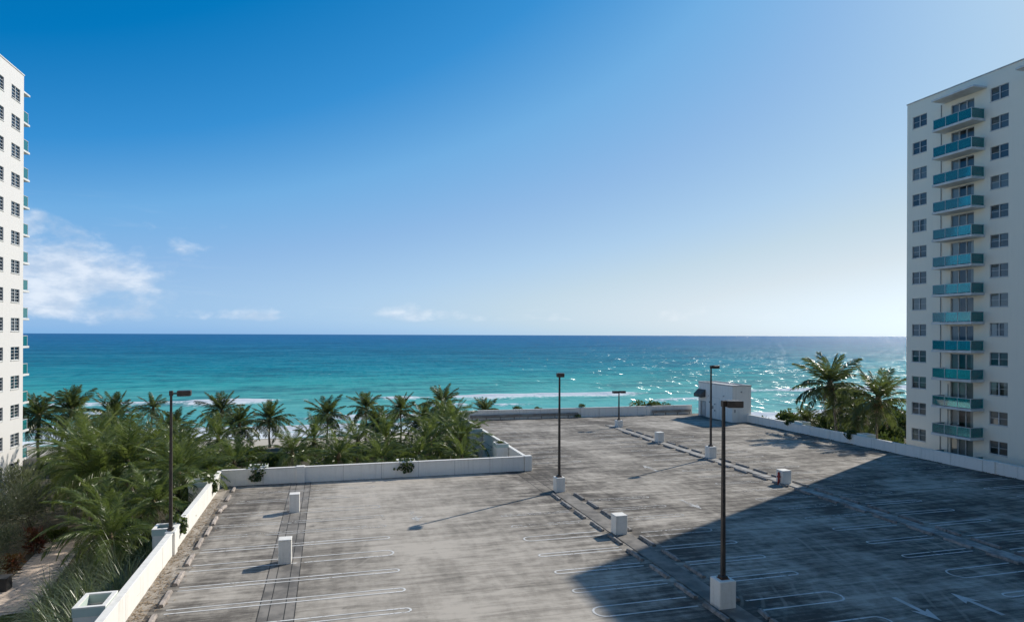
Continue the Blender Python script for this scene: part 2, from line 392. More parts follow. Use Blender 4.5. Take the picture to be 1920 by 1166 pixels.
def grid_mesh(name, xs, ys, zf, mat, smooth=True, foam=None):
    X, Y = np.meshgrid(xs, ys); Z = zf(X, Y)
    V = np.stack([X, Y, Z], -1).reshape(-1, 3); nx, ny = len(xs), len(ys)
    i = (np.arange(ny - 1)[:, None] * nx + np.arange(nx - 1)[None, :]).reshape(-1)
    F = np.stack([i, i + 1, i + nx + 1, i + nx], -1)
    m = bpy.data.meshes.new(name); m.vertices.add(len(V)); m.vertices.foreach_set('co', V.astype(np.float32).ravel())
    m.loops.add(F.size); m.loops.foreach_set('vertex_index', F.astype(np.int32).ravel())
    m.polygons.add(len(F)); m.polygons.foreach_set('loop_start', (np.arange(len(F)) * 4).astype(np.int32)); m.polygons.foreach_set('loop_total', np.full(len(F), 4, np.int32))
    m.update(calc_edges=True); m.polygons.foreach_set('use_smooth', np.full(len(F), smooth))
    m.materials.append(MAT[mat])
    if foam is not None:
        a = m.attributes.new('foam', 'FLOAT', 'POINT'); a.data.foreach_set('value', foam(X, Y).astype(np.float32).ravel())
    m.validate(); return m
ORD = ['first', 'second', 'third', 'fourth', 'fifth', 'sixth', 'seventh', 'eighth', 'ninth', 'tenth', 'eleventh', 'twelfth', 'thirteenth', 'fourteenth', 'fifteenth', 'sixteenth', 'seventeenth', 'eighteenth', 'nineteenth', 'twentieth', 'twenty-first', 'twenty-second', 'twenty-third'] + ['twenty-' + q for q in ('fourth', 'fifth', 'sixth', 'seventh', 'eighth', 'ninth')] + ['thirtieth'] + ['thirty-' + q for q in ('first', 'second', 'third', 'fourth', 'fifth', 'sixth', 'seventh', 'eighth', 'ninth')] + ['fortieth', 'forty-first', 'forty-second', 'forty-third']

# smooth 2-D value noise for numpy
def vnoise(seed, n=256):
    rs = np.random.RandomState(seed); G = rs.rand(n, n)
    def fn(x, y):
        xi = np.floor(x).astype(int); yi = np.floor(y).astype(int); fx = x - xi; fy = y - yi
        fx = fx * fx * (3 - 2 * fx); fy = fy * fy * (3 - 2 * fy)
        g = lambda a, b: G[a % n, b % n]
        return (g(xi, yi) * (1 - fx) + g(xi + 1, yi) * fx) * (1 - fy) + (g(xi, yi + 1) * (1 - fx) + g(xi + 1, yi + 1) * fx) * fy
    return fn
N1, N2, N3 = vnoise(1), vnoise(2), vnoise(3)

# ------------------------------------------------------------------ ground and sea
GZ = -4.0; SEA = -6.0
def gz(X, Y):
    z = np.where(Y < 96, GZ, GZ - np.clip((Y - 96) / 23., 0, 3) * 2.0)
    z = z + 2.3 * np.clip((X + 15.6) / 5., 0, 1) * np.clip((-7 - X) / .5, 0, 1) * np.clip((58 - Y) / 5, 0, 1) * np.clip((Y - 10) / 5, 0, 1)
    return z + (N1(X * .15, Y * .15) - .5) * .35 * np.clip((Y - 57) / 8, 0, 1)
def ground_z(x, y): return float(gz(np.array([x], float), np.array([y], float))[0])
xs = np.concatenate([np.linspace(-3000, -90, 12), np.arange(-85, -30, 2.5), np.arange(-30, -6, .6), np.arange(-5, 130, 2.5), np.linspace(135, 3000, 12)])
ys = np.concatenate([np.linspace(-400, -10, 6), np.arange(0, 150, 2.5)])
struct(inst('ground', grid_mesh('ground', xs, ys, gz, 'ground_sand')))
def crest(X, y0, amp, sc, N): return y0 + amp * (N(X * sc, np.full_like(X, 7.3 * amp)) - .5) * 2
BRK = ((184, 5, .022, 1.0, N2, 9.), (163, 5, .02, .62, N3, 6.), (141, 4, .026, .85, N1, 7.), (128, 2.5, .03, 1.25, N2, 6.))
def sea_z(X, Y):
    z = np.full_like(X, SEA) + .10 * np.sin(Y * .45 + 3 * N1(X * .03, Y * .03)) * np.clip((Y - 118) / 30, 0, 1)
    z += (N2(X * .12, Y * .3) - .5) * .3
    for y0, am, sc, st, N, wd in BRK:
        d = Y - crest(X, y0, am, sc, N); gap = np.clip((N(X * .03 + 40, np.full_like(X, y0)) - .25) * 3, 0, 1) * np.clip((N3(X * .11 + 9, np.full_like(X, y0 * 1.7)) - .05) * 2.6, .35, 1)
        z += .75 * st * gap * np.exp(-np.where(d > 0, (d / 3.2) ** 2, (d / 1.3) ** 2))
    return z - np.clip((118.5 - Y) * .1, 0, .6)
def sea_foam(X, Y):
    fo = np.zeros_like(X)
    for y0, am, sc, st, N, wd in BRK:
        c = crest(X, y0, am, sc, N); d = Y - c
        gap = np.clip((N(X * .03 + 40, np.full_like(X, y0)) - .25) * 3, 0, 1) * np.clip((N3(X * .11 + 9, np.full_like(X, y0 * 1.7)) - .05) * 2.6, .35, 1)
        wdx = wd * (.5 + N3(X * .08, np.full_like(X, y0 * 2.)))
        k = np.where(d > 0, np.exp(-(d / 1.1) ** 2), np.exp(-(d / wdx) ** 2) * (.55 + .45 * np.exp(d / 2.)))
        fo = np.maximum(fo, st * gap * k)
    sw = np.exp(-((Y - 121.5 - 2.5 * N1(X * .08, X * 0)) / 3.2) ** 2)
    fo = np.maximum(fo, .95 * sw)
    fo = np.maximum(fo, .34 * np.clip((150 - Y) / 25, 0, 1) * N2(X * .1, Y * .2))
    return np.clip(fo, 0, 1) * (Y < 235)
xs = np.concatenate([[-40000, -8000, -2500, -900, -500, -300, -200], np.arange(-130, 240, .9), [300, 400, 600, 1000, 2500, 8000, 40000]])
ys = np.concatenate([np.arange(112, 200, .55), np.arange(200, 240, 1.2), [245, 255, 270, 300, 350, 420, 550, 800, 1200, 2000, 4000, 9000, 20000, 45000]])
struct(inst('sea', grid_mesh('sea', xs, ys, sea_z, 'sea_water', True, sea_foam)))

# ------------------------------------------------------------------ parking deck (L-shaped slab)
XL, XR, XC, YF, YW = -7.8, 53.8, 16.4, 88.0, 54.3
deck = MB()
outl = [(XL - .3, -6), (XR + .3, -6), (XR + .3, YF + .3), (XC - .3, YF + .3), (XC - .3, YW + .3), (XL - .3, YW + .3)]
vs = [(a, b, 0.) for a, b in outl] + [(a, b, -.6) for a, b in outl]
fs = [(0, 1, 4, 5), (1, 2, 3, 4)] + [(i, i + 6, (i + 1) % 6 + 6, (i + 1) % 6) for i in range(6)] + [(11, 10, 7, 6), (10, 9, 8, 7)]
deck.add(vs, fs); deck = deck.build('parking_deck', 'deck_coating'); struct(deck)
# supporting garage storey below
g = MB(); g.box(XL - .31, XR + .31, -5.99, YW + .31, -5.5, -.012); g.box(XC - .31, XR + .31, YW + .31, YF + .31, -5.5, -.012)
struct(g.build('garage_storey', 'parapet_paint'))

def sheet(name, rects, mat, z, parent=deck):
    m = MB()
    for x0, x1, y0, y1 in rects: m.add([(x0, y0, z), (x1, y0, z), (x1, y1, z), (x0, y1, z)], [(0, 1, 2, 3)])
    return m.build(name, mat, parent)
# strips between facing rows
sheet('gutter_strip', [(XL + .002, XL + .62, 5, YW)], 'gutter', .004)
sheet('joint_strip', [(-2.75, -1.35, 5, YW)], 'strip_dark', .004)
for x in (-2.78, -2.36, -1.74, -1.33): sheet('expansion_joint', [(x - .018, x + .018, 5, YW)], 'joint_black', .008)
MB().box(15.85, 16.85, 5, 46.2, 0., .03).build('dark_strip', 'strip_dark', deck)
for x in (15.1, 16.0, 16.9): sheet('expansion_joint', [(x - .025, x + .025, 46.4, YW - .3)], 'joint_black', .0045)
m = MB()
rnd = random.Random(5)
yy = 5.
while yy < 79:
    l = rnd.uniform(1.5, 3.4); m.cbox(34.05 + rnd.uniform(-.05, .05), 34.85 + rnd.uniform(-.05, .05), yy, min(yy + l, 79.2), -.05, rnd.uniform(.04, .075), .015); yy += l + rnd.uniform(.0, .03)
m.build('concrete_strip', 'strip_light', deck)

# stall markings: hairpin loops
def hairpin(x_open, x_end, yc, gap, lw=.095, mat='line_paint', z=.012, both=False):
    """two parallel lines joined by a rounded end at x_end"""
    m = MB(); sg = 1 if x_end > x_open else -1; rr = gap / 2
    path = [(x_open, yc - rr)]
    xe = x_end - sg * rr
    for i in range(9):
        a = -math.pi / 2 + math.pi * i / 8; path.append((xe + sg * rr * math.cos(a) * .9, yc + rr * math.sin(a)))
    path.append((x_open, yc + rr))
    L = []; Rr = []
    for i, p in enumerate(path):
        a = Vector(path[max(i - 1, 0)]); b = Vector(path[min(i + 1, len(path) - 1)]); dd = (b - a).normalized(); nn = Vector((-dd.y, dd.x)) * lw / 2
        L.append((p[0] + nn.x, p[1] + nn.y, z)); Rr.append((p[0] - nn.x, p[1] - nn.y, z))
    n = len(path); fs = [(i, i + 1, n + i + 1, n + i) if sg < 0 else (i + n, n + i + 1, i + 1, i) for i in range(n - 1)]
    m.add(L + Rr, fs)
    o = m.build('parking_line', mat, deck); return o
rb = [25.5, 28.1, 30.4, 32.97, 35.71, 38.41, 40.83, 43.04, 45.5, 48.89, 51.52]
for i, yc in enumerate(rb):
    gp = (.4, .42, .42, .42, .85, .45, .4, .4, .75, .5, .4)[i]
    hairpin(-6.5, 3.36, yc, gp, mat='line_paint' if i < 6 else 'line_paint_worn')
for i in range(8):
    yc = (23.2, 25.86, 28.25, 30.71, 33.28, 36.13, 38.71, 41.16)[i]
    hairpin(15.2, 10.6, yc, (.5, 1.0, .42, .42, .40, .75, .35, .3)[i], mat='line_paint' if i < 6 else 'line_paint_worn')
for i, yc in enumerate((22.1, 24.8, 27.72, 30.23, 32.75, 35.3, 38.51, 40.84, 43.42)):
    hairpin(17.5, 22., yc, (.9, 1.05, .45, .42, .45, .8, .5, .45, .4)[i], mat='line_paint' if i < 5 else 'line_paint_worn')
e_rows = [22.9, 25.6, 28.33, 30.73, 33.33, 35.74, 38.29] + [38.29 + 2.53 * i for i in range(1, 15)]
for i, yc in enumerate(e_rows):
    hairpin(33.4, 29.0, yc, 1.1 if i == 1 else .42, mat='line_paint' if i < 5 else 'line_paint_worn')
for i in range(17):
    hairpin(35.6, 40.1, 27.6 + 2.53 * i, .42, mat='line_paint' if i < 5 else 'line_paint_worn')
for i in range(15):
    hairpin(53.0, 47.9, 36.8 + 2.53 * i, .42, mat='line_paint' if i < 3 else 'line_paint_worn')
for i in range(11):
    hairpin(17.2, 22.2, 57.2 + 2.7 * i, .42, mat='line_paint_worn')
# direction arrows
def arrow(tail, tip, name='painted_arrow', wide=.42, mat='arrow_paint'):
    a = Vector(tail); b = Vector(tip); dd = (b - a); L = dd.length; dd.normalize(); nn = Vector((-dd.y, dd.x)); hl = L * .46; s = wide * .27
    P = lambda t, k: (*(a + dd * t + nn * k), .012)
    m = MB(); m.add([P(0, s), P(0, -s), P(L - hl * .8, -s), P(L - hl * .8, s)], [(0, 1, 2, 3)])
    m.add([P(L - hl * .8, s), P(L - hl * .8, -s), P(L - hl, -wide), P(L, 0), P(L - hl, wide)], [(0, 1, 3), (1, 2, 3), (0, 3, 4)])
    m.build(name, mat, deck)
arrow((24.05, 24.0), (23.95, 21.5)); arrow((26.95, 21.3), (26.95, 23.75)); arrow((5.2, 43.6), (5.35, 41.3), mat='line_paint_worn', wide=.5)
arrow((23.8, 42.), (23.9, 39.5), mat='line_paint_worn'); arrow((26.9, 51.5), (26.8, 54.), mat='line_paint_worn')

# ------------------------------------------------------------------ parapets, each panel its own piece
def parapet(name, label, axis, at, a0, a1, side, h, panel=3.05, piers=(), skip=()):
    """wall along an axis; 'at' is the inner face, thickness .3 outwards (side = +1/-1)"""
    root = thing(name, label, 'wall', (at, a0, 0) if axis == 'y' else (a0, at, 0))
    n = max(1, round((a1 - a0) / panel)); st = (a1 - a0) / n; rr = random.Random(name)
    lo, hi = (0, .26) if side > 0 else (-.26, 0)
    for i in range(n):
        p0, p1 = i * st + .008, (i + 1) * st - .008; dz = rr.uniform(-.012, .012); dt = rr.uniform(-.006, .006)
        m = MB()
        if axis == 'y': m.cbox(lo + dt, hi + dt, p0, p1, .003, h - .06 + dz, .012)
        else: m.cbox(p0, p1, lo + dt, hi + dt, .003, h - .06 + dz, .012)
        m.build('wall_panel', 'parapet_paint', root)
    k = MB()
    if axis == 'y': k.box(lo + .02, hi - .02, 0, a1 - a0, 0, h - .08)
    else: k.box(0, a1 - a0, lo + .02, hi - .02, 0, h - .08)
    k.build('wall_core', 'joint_black', root)
    for i in range(n):
        c = MB()
        if axis == 'y': c.cbox(lo - .03, hi + .03, i * st + .003, (i + 1) * st - .003, h - .06, h + .012, .012)
        else: c.cbox(i * st + .003, (i + 1) * st - .003, lo - .03, hi + .03, h - .06, h + .012, .012)
        c.build('coping', 'parapet_paint', root)
    for p in piers:
        m = MB()
        if axis == 'y': m.cbox(lo - .12, hi + .12, p - a0 - .32, p - a0 + .32, .001, h + .06, .02)
        else: m.cbox(p - a0 - .32, p - a0 + .32, lo - .12, hi + .12, .001, h + .06, .02)
        m.build('pier', 'parapet_paint', root)
    return root
parapet('parapet_wall', 'sunlit white parapet along the left edge of the parking deck', 'y', XL, 2, YW + .26, -1, 1.16, piers=(38.4,))
parapet('parapet_wall', 'shaded white parapet across the deck in front of the palm garden', 'x', YW, XL, XC - .45, 1, 1.22, piers=(-2.1, XC - .1))
parapet('parapet_wall', 'white parapet running back from the garden corner towards the sea', 'y', XC, YW + .5, YF, -1, 1.12)
parapet('parapet_wall', 'low white parapet on the seaward end of the deck', 'x', YF, XC, 51.6, 1, 1.3, piers=(34.4, 44.6))
parapet('parapet_wall', 'long shaded parapet along the right edge below the balcony tower', 'y', XR, 2, 77.8, 1, 1.02, piers=(43.6,))

# ------------------------------------------------------------------ planters
def planter(label, x0, x1, y0, y1, top, bottom=-4.):
    root = thing('planter_box', label, 'planter', ((x0 + x1) / 2, (y0 + y1) / 2, bottom), group='planter boxes built on the outside of the parapets')
    cx, cy = (x1 - x0) / 2, (y1 - y0) / 2; wt = .13
    def ring(m, a, b, e=0.):
        m.box(-cx - e, cx + e, -cy - e, -cy + wt, a, b); m.box(-cx - e, cx + e, cy - wt, cy + e, a, b)
        m.box(-cx - e, -cx + wt, -cy + wt, cy - wt, a, b); m.box(cx - wt, cx + e, -cy + wt, cy - wt, a, b)
        return m
    H = top - bottom
    MB().box(-cx + .01, cx - .01, -cy + .01, cy - .01, 2.2, H - .9).build('base', 'parapet_paint', root)
    ring(MB(), H - .9, H - .36).build('side', 'parapet_paint', root)
    ring(MB(), H - .36, H - .05, .025).build('mint_band', 'mint_band', root)
    ring(MB(), H - .05, H, .03).build('rim', 'parapet_paint', root)
    MB().box(-cx + wt, cx - wt, -cy + wt, cy - wt, H - .9, H - .42).build('soil', 'soil', root)
    return root
planter('empty white planter with mint band at the bottom of the left parapet', -9.2, -8.13, 28.4, 29.9, 1.25)
planter('white planter behind the tall lamp post on the left parapet', -9.05, -8.13, 39.4, 40.5, 1.08)
planter('white planter half hidden by palms at the far end of the left parapet', -9.3, -8.13, 50.2, 51.6, 1.25)
planter('planter behind the garden parapet holding the left hanging plant', -5.9, -4.6, YW + .3, YW + 1.4, 1.34)
planter('planter behind the garden parapet holding the right hanging plant', 5.4, 6.8, YW + .3, YW + 1.4, 1.25)
planter('planter with a low bush nearest the garden corner of the deck', 15.0, 16.1, 60., 61.4, 1.42)
planter('planter with a round bush further along the seaward parapet run', 15.0, 16.1, 71., 72.5, 1.32)
planter('planter outside the right parapet beside the far coconut palm', 54.1, 55.2, 67.3, 68.7, 1.28)
planter('planter outside the right parapet between coconut palm and tower', 54.1, 55.2, 57.5, 58.8, 1.22)

# ------------------------------------------------------------------ wheel stops
def stop_mesh(seed, mat, L=1.72, broken=False):
    rr = random.Random(seed); m = MB(); hw = .11; h = .14
    segs = [(-L / 2, L / 2)] if not broken else [(-L / 2, -.12), (.02, L / 2)]
    for si, (a, b) in enumerate(segs):
        n = 6; vs = []; fs = []
        for i in range(n + 1):
            y = a + (b - a) * i / n; j = lambda q: rr.uniform(-q, q)
            dx = 0 if not broken or si == 0 else (y) * .18
            end = .02 if i in (0, n) else 0
            vs += [(-hw + dx + j(.006), y, 0), (-hw + .015 + dx + j(.008), y, h * .55 + j(.01)), (-hw + .05 + dx + j(.01), y, h - end + j(.012)), (hw - .05 + dx + j(.01), y, h - end + j(.012)), (hw - .015 + dx + j(.008), y, h * .55 + j(.01)), (hw + dx + j(.006), y, 0)]
        for i in range(n):
            for j in range(5): q = i * 6 + j; fs.append((q, q + 1, q + 7, q + 6))
        fs += [(5, 4, 3, 2, 1, 0), tuple(n * 6 + j for j in range(6))]
        m.add(vs, fs)
    if broken:
        m.tube([(-.02, -.3, .07), (.03, -.05, .1), (.0, .2, .08)], .012, 5); m.tube([(.05, -.25, .06), (.12, 0, .04), (.05, .3, .07)], .012, 5)
    return m.mesh('wheel_stop', mat)
SM = [stop_mesh(i, 'stop_concrete') for i in range(4)]; ST = [stop_mesh(10 + i, 'stop_tan') for i in range(3)]
SB = stop_mesh(33, 'stop_concrete', broken=True); STB = stop_mesh(34, 'stop_tan', broken=True)
rs = random.Random(3)
def stop_row(xpos, ys, meshes, text, group, zl=0., skip=(), broken=()):
    for i, yc in enumerate(ys):
        if i in skip: continue
        me = (SB if meshes is SM else STB) if i in broken else rs.choice(meshes)
        o = inst('wheel_stop', me, None, (xpos + rs.uniform(-.05, .05), yc + rs.uniform(-.08, .08), zl + .001), (0, 0, rs.uniform(-.025, .025) + (math.pi if rs.random() < .5 and i not in broken else 0)))
        tag(o, '%s wheel stop from the front, %s' % (ORD[i], text), 'wheel stop', group)
stop_row(-6.75, [26.8, 29.3, 31.8, 34.4, 37.1, 39.7, 42., 44.3, 47.2, 50.2, 53.], ST, 'tan row along left parapet', 'wheel stops along the left parapet', broken=(8,))
stop_row(15.5, [24.45, 27.0, 29.5, 32., 34.7, 37.4, 40., 42.6, 44.9], SM, 'left of the dark strip holding the front lamp', 'wheel stops left of the middle strip')
stop_row(17.2, [23.4, 26.2, 29.0, 31.5, 34.0, 36.9, 39.7, 42.2, 44.6], SM, 'right of the dark strip holding the front lamp', 'wheel stops right of the middle strip', broken=(0,))
stop_row(33.72, [24.2 + 2.53 * i for i in range(20)], SM, 'left of the pale strip with the standpipe', 'wheel stops left of the pale strip')
stop_row(35.2, [26.3 + 2.53 * i for i in range(20)], SM, 'right of the pale strip with the standpipe', 'wheel stops right of the pale strip', broken=(2,))

# ------------------------------------------------------------------ white boxes, lamp posts
def post_block(label, x, y, wx, wy, h, rz=0.):
    o = thing('concrete_block', label, 'block', (x, y, 0), rz, 'white painted blocks standing on the deck')
    MB().cbox(-wx / 2, wx / 2, -wy / 2, wy / 2, -.05, h - .07, .02).build('body', 'plinth_paint', o)
    MB().cbox(-wx / 2 - .012, wx / 2 + .012, -wy / 2 - .012, wy / 2 + .012, h - .07, h, .018).build('cap', 'plinth_paint', o)
    return o
post_block('nearer of two white blocks on the left joint strip', -2.1, 35.55, .62, .62, 1.22)
post_block('farther of two white blocks on the left joint strip', -2.12, 45.6, .62, .62, 1.18)
post_block('white block between the wheel stop rows of the middle strip', 16.3, 35.85, .72, .72, 1.12)
post_block('small white block on the pale strip towards the sea', 34.4, 65.4, .75, .75, 1.1)
b = post_block('white block with a red standpipe at its side', 34.15, 44.6, .78, .78, 1.1)
m = MB(); m.tube([(-.5, -.05, 0), (-.5, -.05, .85)], .085, 10); m.tube([(-.5, -.05, .85), (-.5, -.05, .98)], [.1, .05], 10); m.tube([(-.62, -.05, .62), (-.38, -.05, .62)], .06, 8); m.tube([(-.5, -.22, .62), (-.5, .1, .62)], .055, 8)
m.build('standpipe', 'red_paint', b, True)

def lamp_post(label, x, y, top, z0, plinth, heads, rz=0., pipe=False):
    o = thing('lamp_post', label, 'lamp post', (x, y, z0 if not plinth else 0), rz, 'brown lamp posts on the parking deck')
    zb = plinth[1] if plinth else 0.
    H = top - (z0 if not plinth else 0)
    if plinth:
        wd, h = plinth
        MB().cbox(-wd / 2, wd / 2, -wd / 2, wd / 2, -.05, h, .03).build('plinth', 'plinth_paint', o)
        MB().cbox(-.2, .2, -.2, .2, h, h + .03, .008).build('base_plate', 'rust', o)
        m = MB()
        for a in (-.14, .14):
            for c in (-.14, .14): m.tube([(a, c, h + .03), (a, c, h + .09)], .02, 6)
        m.build('bolt', 'rust', o)
        if pipe:
            m = MB(); m.tube([(wd / 2 + .06, -.1, 0), (wd / 2 + .06, -.1, .9), (wd / 2 + .06, .06, .9)], .03, 6); m.tube([(wd / 2 - .02, -.1, .6), (wd / 2 + .14, -.1, .6)], .05, 6); m.build('standpipe', 'rust', o)
    m = MB(); m.tube([(0, 0, zb + .02), (0, 0, H - .22)], [.115, .075], 4); pole = m.build('pole', 'bronze', o)
    MB().cbox(-.15, .15, -.15, .15, zb + .03, zb + .14, .02).build('pole_shoe', 'bronze', o)
    for hx, hy in heads:
        L = math.hypot(hx, hy); a = math.atan2(hy, hx)
        hd = MB(); hd.cbox(L - .33, L + .33, -.27, .27, -.12, .16, .02)
        ho = hd.build('lamp_head', 'bronze', o, loc=(0, 0, H - .14)); ho.rotation_euler = (0, 0, a)
        MB().cbox(L - .27, L + .27, -.21, .21, -.135, -.122, .003).build('lens', 'white_frame', ho)
        MB().cbox(.04, L - .3, -.045, .045, -.03, .05, .01).build('arm', 'bronze', ho)
    MB().cbox(-.09, .09, -.09, .09, H - .24, H + .02, .015).build('pole_cap', 'bronze', o)
    return o
lamp_post('tall lamp post on white plinth in the foreground shadow', 16.22, 25.1, 8.72, 0, (.78, 1.18), [(.42, -.12)])
lamp_post('tall lamp post on white plinth at the end of the middle strip', 16.42, 46.7, 8.7, 0, (.72, 1.04), [(-.1, -.45)], pipe=True)
lamp_post('tall lamp post on white plinth in front of the stair house', 34.7, 55.8, 8.66, 0, (.8, 1.1), [(.5, .1)])
lamp_post('short twin-headed lamp post near the seaward parapet', 35.15, 77.5, 4.5, 0, (.8, .86), [(-.5, 0), (.5, 0)], pipe=True)
lamp_post('tall lamp post standing on the left parapet in front of palms', -7.95, 38.4, 8.5, 1.23, None, [(.62, .05)])

# ------------------------------------------------------------------ stair house on the deck
h = thing('stair_house', 'white stair house with a dark awning at the far right corner of the deck', 'building', (51.6, 77.8, 0))
wx, wy, wz = 2.85, 8.45, 4.75
def holed_wall_x(m, X, thick, y0, y1, z0, z1, holes):
    """wall in a plane of constant X (outer face X, body towards X + thick), rectangular openings (ya, yb, za, zb)"""
    yb = sorted({y0, y1, *[q for hh in holes for q in hh[:2]]}); zb = sorted({z0, z1, *[q for hh in holes for q in hh[2:]]})
    for i in range(len(yb) - 1):
        for j in range(len(zb) - 1):
            cy, cz = (yb[i] + yb[i + 1]) / 2, (zb[j] + zb[j + 1]) / 2
            if any(a < cy < b and c < cz < d for a, b, c, d in holes): continue
            m.add([(X, yb[i], zb[j]), (X, yb[i + 1], zb[j]), (X, yb[i + 1], zb[j + 1]), (X, yb[i], zb[j + 1])], [(0, 1, 2, 3) if thick < 0 else (3, 2, 1, 0)])
    for a, b, c, d in holes:
        X2 = X + thick
        m.add([(X, a, c), (X, b, c), (X, b, d), (X, a, d), (X2, a, c), (X2, b, c), (X2, b, d), (X2, a, d)], [(0, 1, 5, 4), (1, 2, 6, 5), (2, 3, 7, 6), (3, 0, 4, 7)])
m = MB(); holed_wall_x(m, 0, .12, 0, wy, 0, wz, [(6.6, 7.75, 0., 2.12)])
m.add([(0, 0, 0), (wx, 0, 0), (wx, 0, wz), (0, 0, wz)], [(0, 1, 2, 3)]); m.add([(wx, 0, 0), (wx, wy, 0), (wx, wy, wz), (wx, 0, wz)], [(0, 1, 2, 3)]); m.add([(0, wy, 0), (wx, wy, 0), (wx, wy, wz), (0, wy, wz)], [(3, 2, 1, 0)])
m.build('wall', 'parapet_paint', h)
m = MB(); e = .05
m.box(-e, .2, -e, wy + e, wz, wz + .16); m.box(wx - .2, wx + e, -e, wy + e, wz, wz + .16); m.box(.2, wx - .2, -e, .2, wz, wz + .16); m.box(.2, wx - .2, wy - .2, wy + e, wz, wz + .16)
m.build('roof_edge', 'coping', h); MB().box(.2, wx - .2, .2, wy - .2, wz - .1, wz + .02).build('roof', 'coping', h)
dr = MB().box(.08, .12, 6.62, 7.73, .02, 2.1).build('door', 'door_paint', h); MB().box(.03, .08, 6.72, 6.84, .98, 1.06).build('handle', 'grey_metal', dr)
m = MB(); m.box(-.03, .03, 6.52, 6.6, 0, 2.2); m.box(-.03, .03, 7.75, 7.83, 0, 2.2); m.box(-.03, .03, 6.6, 7.75, 2.12, 2.2); m.build('door_frame', 'grey_metal', h)
m = MB(); m.add([(-.005, 6.55, 3.85), (-.005, 8.5, 3.85), (-.75, 8.5, 3.2), (-.75, 6.55, 3.2), (-.75, 8.5, 2.75), (-.75, 6.55, 2.75), (-.005, 6.55, 2.8), (-.005, 8.5, 2.8)], [(0, 3, 2, 1), (3, 5, 4, 2), (0, 6, 5, 3), (1, 2, 4, 7)])
m.build('awning', 'awning_brown', h)
for q in ((4.55, 4.75, 1.35, 1.75), (4.05, 4.2, 1.95, 2.1), (4.05, 4.2, 1.05, 1.25), (5.4, 5.55, 2.1, 2.3), (5.7, 5.8, 3.0, 3.1)): MB().cbox(-.1, -.002, *q, .01).build('switch_box', 'grey_metal', h)
MB().cbox(-.09, -.002, 1.9, 2.1, 3.25, 3.4, .01).build('wall_light', 'grey_metal', h); MB().cbox(1.25, 1.4, -.12, -.002, 3.95, 4.1, .01).build('wall_light', 'grey_metal', h); MB().cbox(.3, .42, -.08, -.002, 1.3, 1.7, .01).build('switch_box', 'grey_metal', h)
m = MB(); m.box(-.012, -.002, 3.0, 5.2, 2.9, 2.93); m.box(-.012, -.002, 2.98, 3.0, 0, 2.93); m.build('wall_groove', 'coping', h)

# guard rails inside the seaward parapet
def guard_rail(label, x0, x1):
    o = thing('guard_rail', label, 'guard rail', (x0, YF - .32, 0)); L = x1 - x0
    m = MB(); prof = [(0, .36), (-.06, .42), (-.06, .48), (0, .53), (0, .57), (-.06, .62), (-.06, .68), (0, .74)]
    vs = [(0, a, b) for a, b in prof] + [(L, a, b) for a, b in prof]; n = len(prof)
    m.add(vs, [(i, i + n, i + n + 1, i + 1) for i in range(n - 1)]); m.build('beam', 'guard_steel', o)
    k = 0.3
    while k < L: MB().box(k - .05, k + .05, .02, .12, 0, .72).build('post', 'guard_steel', o); k += 1.95
pm('guard_steel', (.40, .39, .36), (.30, .26, .22), 1.5, .6, metal=.4)
guard_rail('grey guard rail in front of the left half of the seaward parapet', 18.2, 33.6)
guard_rail('brownish guard rail between the seaward parapet and the stair house', 44.9, 51.2)

# ------------------------------------------------------------------ apartment towers
rt = random.Random(11)
PITCH = 2.66
def window_x(root, X, out, y0, y1, z0, z1, cols, rows, cover):
    """window in a wall of constant X; out = direction of the outside (+1/-1); glass set .1 back"""
    b = -out; Xg = X + b * .11
    fr = MB(); fw = .045
    def bar(a0, a1, c0, c1, t=.05): fr.box(min(Xg - b * t, Xg + b * .02), max(Xg - b * t, Xg + b * .02), a0, a1, c0, c1)
    bar(y0, y1, z0, z0 + fw); bar(y0, y1, z1 - fw, z1); bar(y0, y0 + fw, z0 + fw, z1 - fw); bar(y1 - fw, y1, z0 + fw, z1 - fw)
    pw = (y1 - y0) / cols
    for i in range(1, cols): bar(y0 + pw * i - .045, y0 + pw * i + .045, z0 + fw, z1 - fw, .06)
    ph = (z1 - z0) / rows
    for c in range(cols):
        for i in range(1, rows): bar(y0 + pw * c + fw, y0 + pw * (c + 1) - fw, z0 + ph * i - .02, z0 + ph * i + .02, .035)
    f_ = fr.build('window', 'white_frame', root)
    for c in range(cols):
        for i in range(rows):
            p = MB(); p.add([(Xg, y0 + pw * c + .02, z0 + ph * i), (Xg, y0 + pw * (c + 1) - .02, z0 + ph * i), (Xg, y0 + pw * (c + 1) - .02, z0 + ph * (i + 1)), (Xg, y0 + pw * c + .02, z0 + ph * (i + 1))], [(0, 1, 2, 3) if out > 0 else (3, 2, 1, 0)])
            p.build('pane', 'window_glass', f_)
    sl_ = MB(); e = .06; sl_.box(min(X + b * .1, X - b * e), max(X + b * .1, X - b * e), y0 - .04, y1 + .04, z0 - .07, z0 - .002); sl_.build('sill', 'slab_white', f_)
    mat, fr0, fr1 = cover
    zt = z1 - .03; zb_ = z0 + (z1 - z0) * (1 - fr1)
    m = MB(); Xc = X + b * .2
    if fr0 < 0:      # two curtains drawn aside
        ww = (y1 - y0) * .3
        for a0, a1 in ((y0, y0 + ww), (y1 - ww, y1)): m.add([(Xc, a0, z0), (Xc, a1, z0), (Xc, a1, zt), (Xc, a0, zt)], [(0, 1, 2, 3)])
    else: m.add([(Xc, y0, zb_), (Xc, y1, zb_), (Xc, y1, zt), (Xc, y0, zt)], [(0, 1, 2, 3)])
    m.build('curtain', mat, f_)
